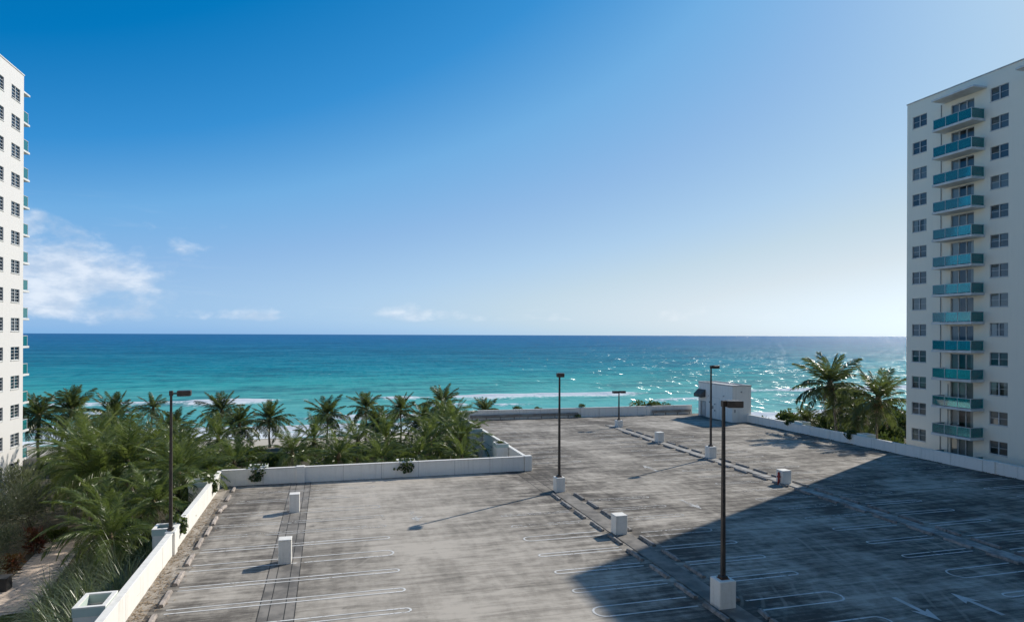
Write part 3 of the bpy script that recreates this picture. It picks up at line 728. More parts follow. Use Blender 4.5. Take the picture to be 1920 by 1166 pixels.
def rcover():
    k = rt.random()
    if k < .45: return ('curtain_grey', 0, 1.)
    if k < .6: return ('blind_dark', 0, 1.)
    if k < .8: return ('blind_dark', 0, rt.uniform(.4, .75))
    if k < .9: return ('curtain_white', -1, 1.)
    return ('curtain_grey', 0, rt.uniform(.5, .9))
def chair(label, loc, rz, lounge=False):
    o = thing('balcony_chair', label, 'chair', loc, rz, 'chairs on the tower balconies')
    sw, sh = .27, .42
    MB().cbox(-sw, sw, -.27, .27, sh - .04, sh, .012).build('seat', 'dark_furniture', o)
    bk = MB(); bk.cbox(-.022, .022, -.26, .26, 0, .55, .01); bo = bk.build('backrest', 'dark_furniture', o, loc=(-.26, 0, sh)); bo.rotation_euler = (0, -.28 if not lounge else -.75, 0)
    for a in (-1, 1):
        for c in (-1, 1): m = MB(); m.tube([(a * .24, c * .24, 0), (a * .22, c * .23, sh - .03)], .02, 6); m.build('leg', 'dark_furniture', o)
        m = MB(); m.tube([(.24, a * .28, sh - .02), (.24, a * .28, .64), (-.28, a * .28, .66)], .02, 6); m.build('armrest', 'dark_furniture', o)
    return o
def table(label, loc, r_=.32):
    o = thing('balcony_table', label, 'table', loc)
    m = MB(); m.tube([(0, 0, .66), (0, 0, .69)], r_, 16); m.build('table_top', 'dark_furniture', o)
    m = MB(); m.tube([(0, 0, 0), (0, 0, .66)], .03, 8); m.build('leg', 'dark_furniture', o)
    m = MB(); m.tube([(0, 0, 0), (0, 0, .025)], [.2, .17], 12); m.build('foot', 'dark_furniture', o)
    return o

# right tower: shaded cream facade facing -X
TX, TY0, TY1, TTOP = 58., 8., 56.35, 35.5
tw = thing('apartment_tower', 'cream apartment tower with teal glass balconies at the right', 'building', (TX, TY1, GZ))
tw_in = tw
NB = 14
cols = [(53.98, 55.68), (45.56, 47.27), (39.0, 40.7)]
doors = [(48.85, 51.25), (41.0, 43.2)]
# everything inside the tower is given in world coordinates, the empty carries the offset
class Off:
    pass
def child_world(o, root): o.matrix_parent_inverse = root.matrix_world.inverted(); return o
tw.location = (0, 0, 0)      # origin kept at the deck datum so parts share coordinates
holes = []
for k in range(NB):
    zt = 34.03 - PITCH * k
    for a, b_ in cols[:2]: holes.append((a, b_, zt - 1.22, zt))
    zf = 31.48 - PITCH * k
    for a, b_ in doors[:1]: holes.append((a, b_, zf + .03, zf + 2.33))
m = MB(); holed_wall_x(m, TX, .25, TY0, TY1, GZ - .3, TTOP, [q for q in holes if q[2] > GZ])
TXB = TX + 19
m.add([(TX, TY1, GZ - .3), (TXB, TY1, GZ - .3), (TXB, TY1, TTOP), (TX, TY1, TTOP)], [(3, 2, 1, 0)])
m.add([(TX, TY0, GZ - .3), (TXB, TY0, GZ - .3), (TXB, TY0, TTOP), (TX, TY0, TTOP)], [(0, 1, 2, 3)])
m.add([(TXB, TY0, GZ - .3), (TXB, TY1, GZ - .3), (TXB, TY1, TTOP), (TXB, TY0, TTOP)], [(0, 1, 2, 3)])
m.add([(TX, TY0, TTOP - .3), (TXB, TY0, TTOP - .3), (TXB, TY1, TTOP - .3), (TX, TY1, TTOP - .3)], [(0, 1, 2, 3)])
m.build('wall', 'tower_paint', tw)
MB().box(TX + .9, TX + 1., TY0 + .4, TY1 - .4, GZ, TTOP - .4).build('room_wall', 'interior', tw)
m = MB(); m.box(TX - .06, TX + .3, TY0 - .05, TY1 + .05, TTOP, TTOP + .1); m.box(TX + .3, TXB, TY1 - .3, TY1 + .05, TTOP, TTOP + .1); m.build('roof_coping', 'coping', tw)
for k in range(NB):
    zt = 34.03 - PITCH * k; zf = 31.48 - PITCH * k
    if zt - 1.22 < GZ: break
    for a, b_ in cols[:2]: window_x(tw, TX, -1, a, b_, zt - 1.22, zt, 2, 2, rcover())
    if k > 12: break
    y0, y1 = 47.85, 51.85; xf = TX - 1.5
    bal = MB().cbox(xf - .08, TX - .002, y0 - .1, y1 + .1, zf - .22, zf, .015).build('balcony', 'slab_white', tw)
    for i in range(3):
        a = y0 + (y1 - y0) * i / 3; c = y0 + (y1 - y0) * (i + 1) / 3
        MB().box(xf - .006, xf + .006, a + .03, c - .03, zf + .06, zf + .9).build('glass_panel', 'balcony_glass', bal)
    for yy in (y0, y1): MB().box(xf + .04, TX - .04, yy - .006, yy + .006, zf + .06, zf + .9).build('glass_panel', 'balcony_glass', bal)
    rl = MB()
    rl.box(xf - .03, xf + .03, y0 - .03, y1 + .03, zf + .9, zf + .95); rl.box(xf + .03, TX - .002, y0 - .03, y0 + .03, zf + .9, zf + .95); rl.box(xf + .03, TX - .002, y1 - .03, y1 + .03, zf + .9, zf + .95)
    for i in range(4): yy = y0 + (y1 - y0) * i / 3; rl.box(xf - .022, xf + .022, yy - .022, yy + .022, zf, zf + .9)
    rl.build('railing', 'white_frame', bal)
    # sliding door: three leaves
    a, b_ = doors[0]; zt2 = zf + 2.33; fr = MB(); Xg = TX + .12
    for i in range(4): yy = a + (b_ - a) * i / 3; fr.box(Xg - .05, Xg + .03, max(a, yy - .045), min(b_, yy + .045), zf + .03, zt2)
    fr.box(Xg - .05, Xg + .03, a + .05, b_ - .05, zf + .03, zf + .1); fr.box(Xg - .05, Xg + .03, a + .05, b_ - .05, zt2 - .07, zt2)
    df = fr.build('sliding_door', 'white_frame', tw)
    for i in range(3):
        p0, p1 = a + (b_ - a) * i / 3 + .05, a + (b_ - a) * (i + 1) / 3 - .05
        MB().add([(Xg - .01, p0, zf + .1), (Xg - .01, p1, zf + .1), (Xg - .01, p1, zt2 - .07), (Xg - .01, p0, zt2 - .07)], [(3, 2, 1, 0)]).build('pane', 'window_glass', df)
    m = MB(); sty = rt.random()
    def cur(p0, p1): m.add([(TX + .28, p0, zf + .05), (TX + .28, p1, zf + .05), (TX + .28, p1, zt2), (TX + .28, p0, zt2)], [(0, 1, 2, 3)])
    if sty < .35: cur(b_ - .75, b_); cur(a, a + .5)
    elif sty < .7: cur(b_ - .8, b_)
    else: cur(a, b_)
    m.build('curtain', 'curtain_white' if sty < .85 else 'curtain_grey', df)
# canopy over the top balconies, the next bay's canopy, rain pipe
MB().cbox(TX - 1.62, TX - .002, 47.6, 52.0, 34.22, 34.4, .015).build('canopy', 'slab_white', tw)
MB().cbox(TX - 1.62, TX - .002, 39.6, 43.75, 34.22, 34.4, .015).build('canopy', 'slab_white', tw)
m = MB(); m.tube([(TX - .05, 52.3, GZ), (TX - .05, 52.3, 34.2)], .035, 6); m.build('rain_pipe', 'grey_metal', tw)
m = MB(); m.tube([(TX - .05, 51.45, GZ), (TX - .05, 51.45, 6.9)], .03, 6); m.build('rain_pipe', 'grey_metal', tw)
for k, items in {0: ((51.2, .3, 'c'), (48.5, 2.4, 'c')), 1: ((49.6, .2, 'c'), (50.6, 2.9, 't'), (48.3, 2.2, 'c')), 2: ((50.4, .5, 'c'),), 3: ((51.0, .3, 'c'),), 5: ((50.0, .3, 'c'), (49.2, 3.2, 't')), 6: ((51., .2, 'c'), (50.1, 3.1, 't'), (48.6, 2.3, 'l')), 7: ((50.6, .6, 'c'), (49., 2.8, 'c')), 8: ((51., .4, 'c'), (50.2, 2.9, 't')), 9: ((51., .8, 'l'), (48.6, 2.5, 'c')), 11: ((51., .4, 'c'), (50.1, 2.9, 't'), (49.3, 3.2, 'c'), (48.5, 2.4, 'l'))}.items():
    zf = 31.48 - PITCH * k; fl = ORD[k] + ' teal balcony from the top'
    for n_, (yy, rz, kind) in enumerate(items):
        where = ('far end' if yy > 50.45 else 'near end' if yy < 48.9 else 'middle') + ' of the '
        if kind == 't': table('dark round table at the %s%s' % (where, fl), (TX - .75, yy, zf))
        else: chair('dark %s at the %s%s' % ('reclined chair' if kind == 'l' else 'armchair', where, fl), (TX - .7, yy, zf), rz + math.pi / 2, kind == 'l')

# left tower: sunlit white facade facing +X, teal balconies on the seaward end
LX, LY1, LY0, LTOP = -28., 73.4, 34., 35.85
lt = thing('apartment_tower', 'sunlit white apartment tower cut by the left edge of the picture', 'building')
holes = []
lw = [(70.87, 72.62), (67.6, 69.37)]
for k in range(NB):
    zt = 34.22 - 2.667 * k
    for a, b_ in lw: holes.append((a, b_, zt - 1.2, zt))
m = MB(); holed_wall_x(m, LX, -.25, LY0, LY1, GZ - .3, LTOP, [q for q in holes if q[2] > GZ]); LXB = LX - 20
m.add([(LX, LY1, GZ - .3), (LXB, LY1, GZ - .3), (LXB, LY1, LTOP), (LX, LY1, LTOP)], [(0, 1, 2, 3)])
m.add([(LX, LY0, GZ - .3), (LXB, LY0, GZ - .3), (LXB, LY0, LTOP), (LX, LY0, LTOP)], [(3, 2, 1, 0)])
m.add([(LXB, LY0, GZ - .3), (LXB, LY1, GZ - .3), (LXB, LY1, LTOP), (LXB, LY0, LTOP)], [(3, 2, 1, 0)])
m.add([(LX, LY0, LTOP - .3), (LXB, LY0, LTOP - .3), (LXB, LY1, LTOP - .3), (LX, LY1, LTOP - .3)], [(3, 2, 1, 0)])
m.build('wall', 'tower_paint_white', lt)
MB().box(LX - 1., LX - .9, LY0 + .4, LY1 - .4, GZ, LTOP - .4).build('room_wall', 'interior', lt)
m = MB(); m.box(LX - .3, LX + .06, LY0 - .05, LY1 + .05, LTOP, LTOP + .1); m.box(LXB, LX - .3, LY1 - .3, LY1 + .05, LTOP, LTOP + .1); m.build('roof_coping', 'slab_white', lt)
for k in range(NB):
    zt = 34.22 - 2.667 * k
    if zt - 1.2 < GZ: break
    for a, b_ in lw: window_x(lt, LX, 1, a, b_, zt - 1.2, zt, 2, 4, rcover())
    zf = 31.6 - 2.667 * k
    if zf < GZ: continue
    x0, x1, y1 = LX - 4.6, LX - .03, LY1 + 1.1
    bal = MB().cbox(x0, x1, LY1 + .002, y1 + .36, zf - .2, zf, .015).build('balcony', 'slab_white', lt)
    for i in range(3):
        a = x0 + (x1 - x0) * i / 3; c = x0 + (x1 - x0) * (i + 1) / 3
        MB().box(a + .03, c - .03, y1 - .006, y1 + .006, zf + .06, zf + .95).build('glass_panel', 'balcony_glass', bal)
    for xx in (x0 + .05, x1 - .05): MB().box(xx - .006, xx + .006, LY1 + .05, y1 - .05, zf + .06, zf + .95).build('glass_panel', 'balcony_glass', bal)
    rl = MB(); rl.box(x0, x1, y1 - .03, y1 + .03, zf + .95, zf + 1.); rl.box(x1 - .08, x1 - .02, LY1 + .002, y1 - .03, zf + .95, zf + 1.); rl.box(x1 - .075, x1 - .025, y1 - .025, y1 + .025, zf, zf + .95); rl.build('railing', 'white_frame', bal)
MB().cbox(LX - 4.6, LX - .03, LY1 + .002, LY1 + 1.5, 34.3, 34.48, .015).build('canopy', 'slab_white', lt)

# unseen viewpoint block, added so its sunlit front bounces light onto shaded walls
ob = thing('unseen_bounce_block', 'unseen white block with strip balconies behind the viewpoint, added to bounce light', 'building', (0, -3, GZ))
MB().box(-34, 46, -16, 0, 0, 46).build('wall', 'tower_paint_white', ob)
for k in range(14):
    MB().box(-34, 46, .002, 1.6 if not 3 < k < 7 else .9, 3.2 + 3 * k, 3.4 + 3 * k).build('balcony', 'slab_white', ob)

# ------------------------------------------------------------------ garden path
m_path = struct(MB().add([(-19.6, 38, GZ + .02), (-16.2, 38, GZ + .02), (-16.2, 46, GZ + .02), (-17.7, 58, GZ + .02), (-20.3, 58, GZ + .02), (-19.0, 46, GZ + .02)], [(0, 1, 2, 5), (5, 2, 3, 4)]).build('garden_path', 'kerb_stone'))
row = 0; yy = 40.; pav = None
pv = MB().cbox(-.29, .29, -.145, .145, 0, .03, .008).mesh('paver', 'path_paver')
while yy < 57.6:
    xl = -19.0 - max(0, (yy - 46)) * .108 + .05; xr = -16.2 - max(0, yy - 46) * .125 - .05
    if yy < 46: xl = -19.5 + (yy - 38) * .06
    xx = xl + (.3 if row % 2 else 0.) + .3
    while xx < xr - .25:
        if 43.2 < yy < 57.4 and len(m_path.children) < 298: inst('paver', pv, m_path, (xx, yy, GZ + .022 + rs.uniform(0, .004)))
        xx += .6
    row += 1; yy += .3
MB()
lw_ = MB(); cx, cy, rx, ry = -16.3, 39.4, 2.2, 3.2
ring_ = [(cx + rx * math.cos(a), cy + ry * math.sin(a), GZ + .14) for a in [2 * math.pi * i / 40 for i in range(40)]]
lw_.add(ring_, [tuple(range(40))]); lw_.add([(p[0], p[1], GZ + .14) for p in ring_] + [(p[0], p[1], GZ - .2) for p in ring_], [(i, i + 40, (i + 1) % 40 + 40, (i + 1) % 40) for i in range(40)])
struct(lw_.build('lawn', 'lawn'))
# short grass on that lawn
gm = MB(); rg = random.Random(8)
for i in range(9000):
    a = rg.uniform(0, 2 * math.pi); q = math.sqrt(rg.random()); x0 = cx + rx * q * math.cos(a); y0 = cy + ry * q * math.sin(a); b_ = rg.uniform(0, 6.28); hh = rg.uniform(.05, .1)
    gm.add([(x0 - .012 * math.cos(b_), y0 - .012 * math.sin(b_), GZ + .14), (x0 + .012 * math.cos(b_), y0 + .012 * math.sin(b_), GZ + .14), (x0 + rg.uniform(-.05, .05), y0 + rg.uniform(-.05, .05), GZ + .14 + hh)], [(0, 1, 2)])
g_ = stuff(gm.build('grass', 'leaf_bright')); tag(g_, 'short mown grass on the small oval lawn', 'grass')
o = thing('plant_container', 'dark square plant container at the left edge beside the path', 'planter', (-18.95, 46.9, GZ))
m = MB(); m.cbox(-.4, .4, -.4, .4, 0, .78, .02); m.build('body', 'container', o); MB().cbox(-.44, .44, -.44, .44, .78, .86, .015).build('rim', 'container', o)

# ------------------------------------------------------------------ palms
def frond_mesh(name, L, droop, pairs, ll, lw, hang, seed, mat, fwd=.55, dry=False):
    rr = random.Random(seed); m = MB(); n = 12; pts = []; p = Vector((0, 0, 0)); side = rr.uniform(-.25, .25)
    ang = 0.
    for i in range(n + 1):
        s = i / n; pts.append(p.copy()); a = -droop * s ** 1.25
        p = p + Vector((math.cos(a), side * s * .5, math.sin(a))).normalized() * (L / n)
    # rachis: three-sided tapered
    m.tube(pts, [max(.004, .035 * (1 - i / n) ** .8) for i in range(n + 1)], 3, False)
    def at(s):
        k = min(n - 1e-6, s * n); i = int(k); f_ = k - i; return pts[i].lerp(pts[i + 1], f_), (pts[i + 1] - pts[i]).normalized()
    for j in range(pairs):
        s = .14 + .86 * (j + .5) / pairs
        prof = math.sin(math.pi * min(1., (s * .82 + .14))) ** .6
        for sd in (-1, 1):
            if rr.random() < (.06 if not dry else .3): continue
            c, T = at(min(1., s + rr.uniform(-.008, .008))); up = Vector((0, 0, 1)); S = T.cross(up).normalized() * sd; Nn = S.cross(T) * sd
            lf = ll * prof * rr.uniform(.8, 1.12)
            d0 = (S * 1. + T * (fwd + .5 * s) + up * rr.uniform(-.02, .28)).normalized()
            hg = hang * rr.uniform(.7, 1.35)
            mid = c + d0 * lf * .5 + Vector((0, 0, -hg * lf * .14)); d1 = (d0 + Vector((0, 0, -hg))).normalized(); tip = mid + d1 * lf * .55
            wv = (T * .8 + Nn * rr.uniform(-.7, .7)).normalized() * lw * .5
            m.add([c - wv * .7, c + wv * .7, mid + wv, mid - wv, tip], [(0, 1, 2, 3), (3, 2, 4)])
    return m.mesh(name, mat)
FC = [frond_mesh('frond', 2.9, (.35, .6, .9, 1.2, 1.5)[i % 5], 42, .80, .074, (.5, .8, 1.1, 1.3, 1.5)[i % 5], 100 + i, 'frond_coconut') for i in range(10)]
FG = [frond_mesh('frond', 4.2, (.5, .85, 1.15, 1.45, 1.8)[i % 5], 52, .85, .062, (.3, .5, .7, .9, 1.1)[i % 5], 200 + i, 'frond_green', fwd=.8) for i in range(10)]
FD = [frond_mesh('dry_frond', 2.5, 1.1 + .3 * i, 26, .55, .04, 1.8, 300 + i, 'frond_dry', dry=True) for i in range(3)]
heart = MB(); heart.tube([(0, 0, -.45), (0, 0, -.1), (0, 0, .25), (0, 0, .6)], [.17, .26, .17, .04], 9); HEART = heart.mesh('crown', 'crown_heart', True)
nut = MB(); nut.tube([(0, 0, -.13), (0, 0, -.09), (0, 0, 0), (0, 0, .09), (0, 0, .13)], [.03, .09, .12, .09, .03], 8); NUT = nut.mesh('coconut', 'coconut', True)
def palm(label, x, y, zc, size=1., kind='coco', n=24, lean=(0, 0), dry=2, seed=0, nuts=0, up=1., group=None):
    rr = random.Random(seed * 7 + 1); z0 = ground_z(x, y) - .05
    bx, by = x - lean[0], y - lean[1]
    o = thing('palm_tree', label, 'palm tree', (bx, by, z0), group=group or ('coconut palms behind the deck' if kind == 'coco' else 'bushy garden palms'))
    H = zc - z0; pts = []; rad = []; k = 14
    for i in range(k + 1):
        s = i / k; pts.append((lean[0] * s ** 1.6 + .05 * math.sin(s * 7 + seed), lean[1] * s ** 1.6, H * s)); rad.append((.17 - .06 * s + (.10 * (1 - s * 6) if s < .16 else 0) + (.008 if i % 2 else -.008)) * (size ** .5))
    m = MB(); m.tube(pts, rad, 8); m.build('trunk', 'trunk', o, True)
    size *= 1.2 if kind == 'coco' else 1.12
    cr = inst('crown', HEART, o, (lean[0], lean[1], H), None, size)
    FR = FC if kind == 'coco' else FG; n = int(n * (1.45 if kind == 'coco' else 1.25))
    for i in range(n):
        q = (i + .5) / n; elev = R(84 - (112 * q ** 1.02 if kind == 'coco' else 108 * q ** .95) * up + rr.uniform(-10, 10)); az_ = i * 2.39996 + seed + rr.uniform(-.3, .3)
        me = FR[min(4, int(q * 5 * rr.uniform(.75, 1.15))) + (5 if rr.random() < .5 else 0)]
        sc = rr.uniform(.82, 1.08) * (.75 + .25 * min(1, q * 4))
        inst('frond', me, cr, (0, 0, .12 - .25 * q), (rr.uniform(-.5, .5), -elev, az_), sc)
    for i in range(dry + 2):
        inst('dry_frond', rr.choice(FD), cr, (0, 0, -.2), (rr.uniform(-.6, .6), R(rr.uniform(15, 65)), rr.uniform(0, 6.28)), rr.uniform(.7, 1.))
    for i in range(nuts):
        a = rr.uniform(0, 6.28); inst('coconut', NUT, cr, (.27 * math.cos(a), .27 * math.sin(a), -.32 + rr.uniform(-.12, .1)), None, rr.uniform(.8, 1.1))
    return o
P = palm
P('coconut palm rising right beside the edge of the left tower', -31.3, 86, 2.1, 1.0, dry=3, seed=1)
P('tallest leaning coconut palm just right of the left tower', -30.0, 92, 2.0, 1.08, lean=(1.4, 0), n=22, seed=2, dry=3)
P('broad coconut palm with drooping crown left of the thin palm', -24.3, 88, 1.55, 1.05, n=22, dry=4, seed=3)
P('slim small-crowned palm with bare trunk against the surf', -22.9, 100, 1.4, .72, n=15, seed=4, dry=1, lean=(.5, 0))
P('coconut palm directly behind the left lamp post', -17.15, 84, .3, .95, seed=5)
P('left one of the two overlapping palms right of the left lamp post', -14.3, 100, .55, 1.05, seed=6, n=22, lean=(.6, 0))
P('right one of the two overlapping palms, lower and with pale dry fronds', -11.2, 93, -.5, .95, seed=7, dry=4)
P('coconut palm with a bare trunk right of the two overlapping palms', -7.9, 98, -.3, .95, seed=8, dry=3)
P('solitary coconut palm with drooping pale fronds before open surf', -.2, 98, .0, 1.0, seed=9, n=22, dry=4)
P('coconut palm left of the pair in front of the breakers', 5.2, 99, .65, .95, seed=10, n=20)
P('coconut palm with a narrow crown in the middle of the beach row', 10.0, 97, .45, .9, seed=11, n=20)
P('tallest coconut palm behind the start of the seaward parapet', 16.0, 97, 1.35, 1.0, seed=12, n=22, lean=(.4, 0))
P('greener coconut palm in front of the beach row centre', 5.7, 82, .55, .85, seed=13, kind='coco', dry=3)
P('coconut palm leaning left of the tallest seaward palm', 11.6, 84, .3, .95, seed=14, lean=(-.6, 0), dry=3)
P('short stubby palm peeping over the seaward parapet', 21.4, 93, .55, .72, seed=15, n=18, up=.7)
P('large coconut palm beyond the right parapet casting a shadow on the deck', 58.0, 67.4, 5.6, 1.38, seed=16, n=18, dry=4, nuts=7, lean=(-.9, .5))
P('coconut palm close to the right tower with long hanging fronds', 58.9, 61.0, 4.3, 1.3, seed=18, n=18, dry=4, nuts=6, lean=(.3, 0))
P('low palm behind the two coconut palms at the right', 64.5, 73, 1.9, .95, seed=19, n=20)
P('lower palm at the right between large coconut palm and tower palm', 59.6, 64.8, 2.0, .8, seed=41, n=18)
P('small spreading palm at the far left of the right-hand group', 57.2, 70.5, .9, .72, seed=20, n=16, up=.8)
G = lambda label, x, y, zc, size, seed, n=22, **k: palm(label, x, y, zc, size, 'green', n, seed=seed, dry=k.pop('dry', 2), **k)
G('bushy palm behind the garden parapet near its left pier', -3.3, 66, .2, .80, 21)
G('palm with upright fronds behind the left half of the garden parapet', .9, 64, .2, .80, 22)
G('large bright palm at the centre of the garden', 5.6, 69, .55, .95, 23, n=26)
G('yellowish palm with overhanging fronds right of the garden centre', 9.9, 68, .5, .88, 24, n=24, dry=4)
G('palm leaning over the parapet that runs towards the sea', 13.4, 75, .95, .90, 25, n=24)
G('dark palm low down by the left tower', -23.6, 72, .3, .9, 26)
G('dark dense palm in the shade left of the lamp post', -18.4, 72, .1, .95, 27)
G('palm just behind the left corner of the garden parapet', -7.9, 62, .2, .75, 28)
G('palm behind the lamp post at mid distance', -13.4, 66, .45, .85, 29)
G('low palm behind the right end of the garden parapet', 11.9, 61, .0, .7, 30, n=20)
G('big arching palm at the heart of the left garden', -15.0, 57.6, 1.3, 1.05, 31, n=28)
G('wide palm drooping over the garden path', -16.2, 55.4, .6, .9, 32, n=28)
G('bright palm behind the left lamp post and parapet', -10.4, 52.4, 1.5, .85, 33, n=26)
G('palm with long arching fronds above the bend of the path', -17.3, 57.2, 1.2, 1.0, 71, n=28)
G('tall arching palm in front of the dark dense palm', -19.8, 64., 1.2, 1.0, 73, n=26)
G('young palm with upright yellow-green heart beside the path', -12.6, 44.6, .3, .82, 34, n=24)
G('arching palm in the second row of the left garden', -18.8, 62, 1.3, 1.0, 35, n=26)
G('palm against the far part of the left parapet', -10.8, 56.5, .35, .75, 36, n=22)
G('palm brushing the left parapet with its dry fronds', -10.6, 46.4, .75, .72, 37, n=22, dry=5)

G('drooping palm hugging the left bed below the lamp post', -11.6, 41.5, .15, .62, 42, n=24)
G('palm crown between the lamp post and the heart of the garden', -11.8, 61.5, 1.0, .9, 45, n=26)
G('low palm left of the garden corner', -9.6, 59.5, .1, .7, 46, n=24)
G('spreading palm in the third row of the left garden', -15.6, 68.5, .7, .95, 47, n=26)
G('palm in front of the broad coconut palm', -21.6, 78, .6, .95, 48, n=24)
G('palm in front of the two overlapping coconut palms', -11.8, 80, -.2, .9, 49, n=24)
G('low palm between garden parapet and solitary coconut palm', -1.6, 78, -.5, .9, 50, n=24)
G('low palm behind the large bright palm', 3.0, 74, -.2, .85, 51, n=24)

G('palm masking the seaward return wall behind the farther planter', 13.6, 79.5, 1.1, .85, 61, n=24)
G('palm between the two planters on the seaward return wall', 12.9, 66.8, .75, .82, 62, n=24)
G('palm with hanging fronds over the right half of the garden parapet', 8.0, 61.6, .3, .72, 63, n=24, dry=4)
G('palm right behind the middle hanging plant', 4.6, 61.2, .1, .7, 64, n=22, dry=4)

# ------------------------------------------------------------------ shrubs, grasses
def bush_mesh(name, mat, rx, rz, n, lsz, seed, lobes=7, narrow=.6):
    rr = random.Random(seed); m = MB(); L = []
    for i in range(lobes): a = rr.uniform(0, 6.28); q = rr.uniform(.0, .62); L.append((rx * q * math.cos(a), rx * q * math.sin(a), rz * rr.uniform(.35, .7), rr.uniform(.35, .6)))
    for i in range(n):
        lx, ly, lz, lr = rr.choice(L); v = Vector((rr.gauss(0, 1), rr.gauss(0, 1), rr.gauss(.25, 1))).normalized(); q = rr.random() ** .45
        p = Vector((lx, ly, lz)) + Vector((v.x * lr * rx, v.y * lr * rx, v.z * lr * rz * .8)) * q
        if p.z < .02: p.z = rr.uniform(.02, .3)
        up = (v + Vector((rr.uniform(-.7, .7), rr.uniform(-.7, .7), rr.uniform(-.1, .9)))).normalized(); s = lsz * rr.uniform(.6, 1.25)
        b = up.cross(Vector((rr.uniform(-1, 1), rr.uniform(-1, 1), rr.uniform(-1, 1)))).normalized() * s * narrow * .5; nn = up.cross(b).normalized()
        m.add([p, p + up * s * .45 + b + nn * s * .08, p + up * s, p + up * s * .45 - b + nn * s * .08], [(0, 1, 2, 3)])
    return m.mesh(name, mat)
BU = {'grape': [bush_mesh('foliage', 'leaf_sea_grape', 1.5, 1.9, 1900, .20, i, narrow=.8) for i in range(3)],
      'bright': [bush_mesh('foliage', 'leaf_bright', 1.3, 1.4, 1700, .17, 10 + i, narrow=.6) for i in range(2)],
      'grey': [bush_mesh('foliage', 'leaf_grey', 1.5, 2.2, 3000, .24, 20 + i, 9, narrow=.14) for i in range(2)],
      'red': [bush_mesh('foliage', 'leaf_red', .7, 1.3, 420, .34, 30, 5, narrow=.25)],
      'small': [bush_mesh('foliage', 'leaf_sea_grape', .62, .55, 420, .15, 40 + i, 5, narrow=.45) for i in range(2)]}
DUNE = []
def shrub(label, x, y, kind, s=1., z=None, seed=0, group='shrubs in the palm garden'):
    rr = random.Random(seed + 77); z0 = ground_z(x, y) if z is None else z
    o = thing('shrub', label, 'shrub', (x, y, z0), rr.uniform(0, 6.28), group)
    inst('foliage', rr.choice(BU[kind]), o, None, None, s)
    m = MB(); hh = (1.0 if kind != 'small' else .3) * (s if isinstance(s, (int, float)) else s[2])
    for i in range(4): a = rr.uniform(0, 6.28); m.tube([(0, 0, -.1), (.25 * math.cos(a) * hh, .25 * math.sin(a) * hh, hh * .5), (.6 * math.cos(a) * hh, .6 * math.sin(a) * hh, hh)], [.035 * hh, .025 * hh, .012 * hh], 5)
    m.build('stem', 'trunk', o); return o
DN = 'dune shrubs before the beach'
for i, (x, y) in enumerate([(-27, 85), (-23.4, 87), (-19.6, 83), (-16.2, 86), (-12.6, 84), (-5.6, 85), (-2.6, 87), (1.2, 84), (4.4, 86), (7.9, 83), (11.4, 87), (14.8, 84), (-21., 80), (-8.6, 86), (-29.6, 86)]):
    DUNE.append((x, y, i))
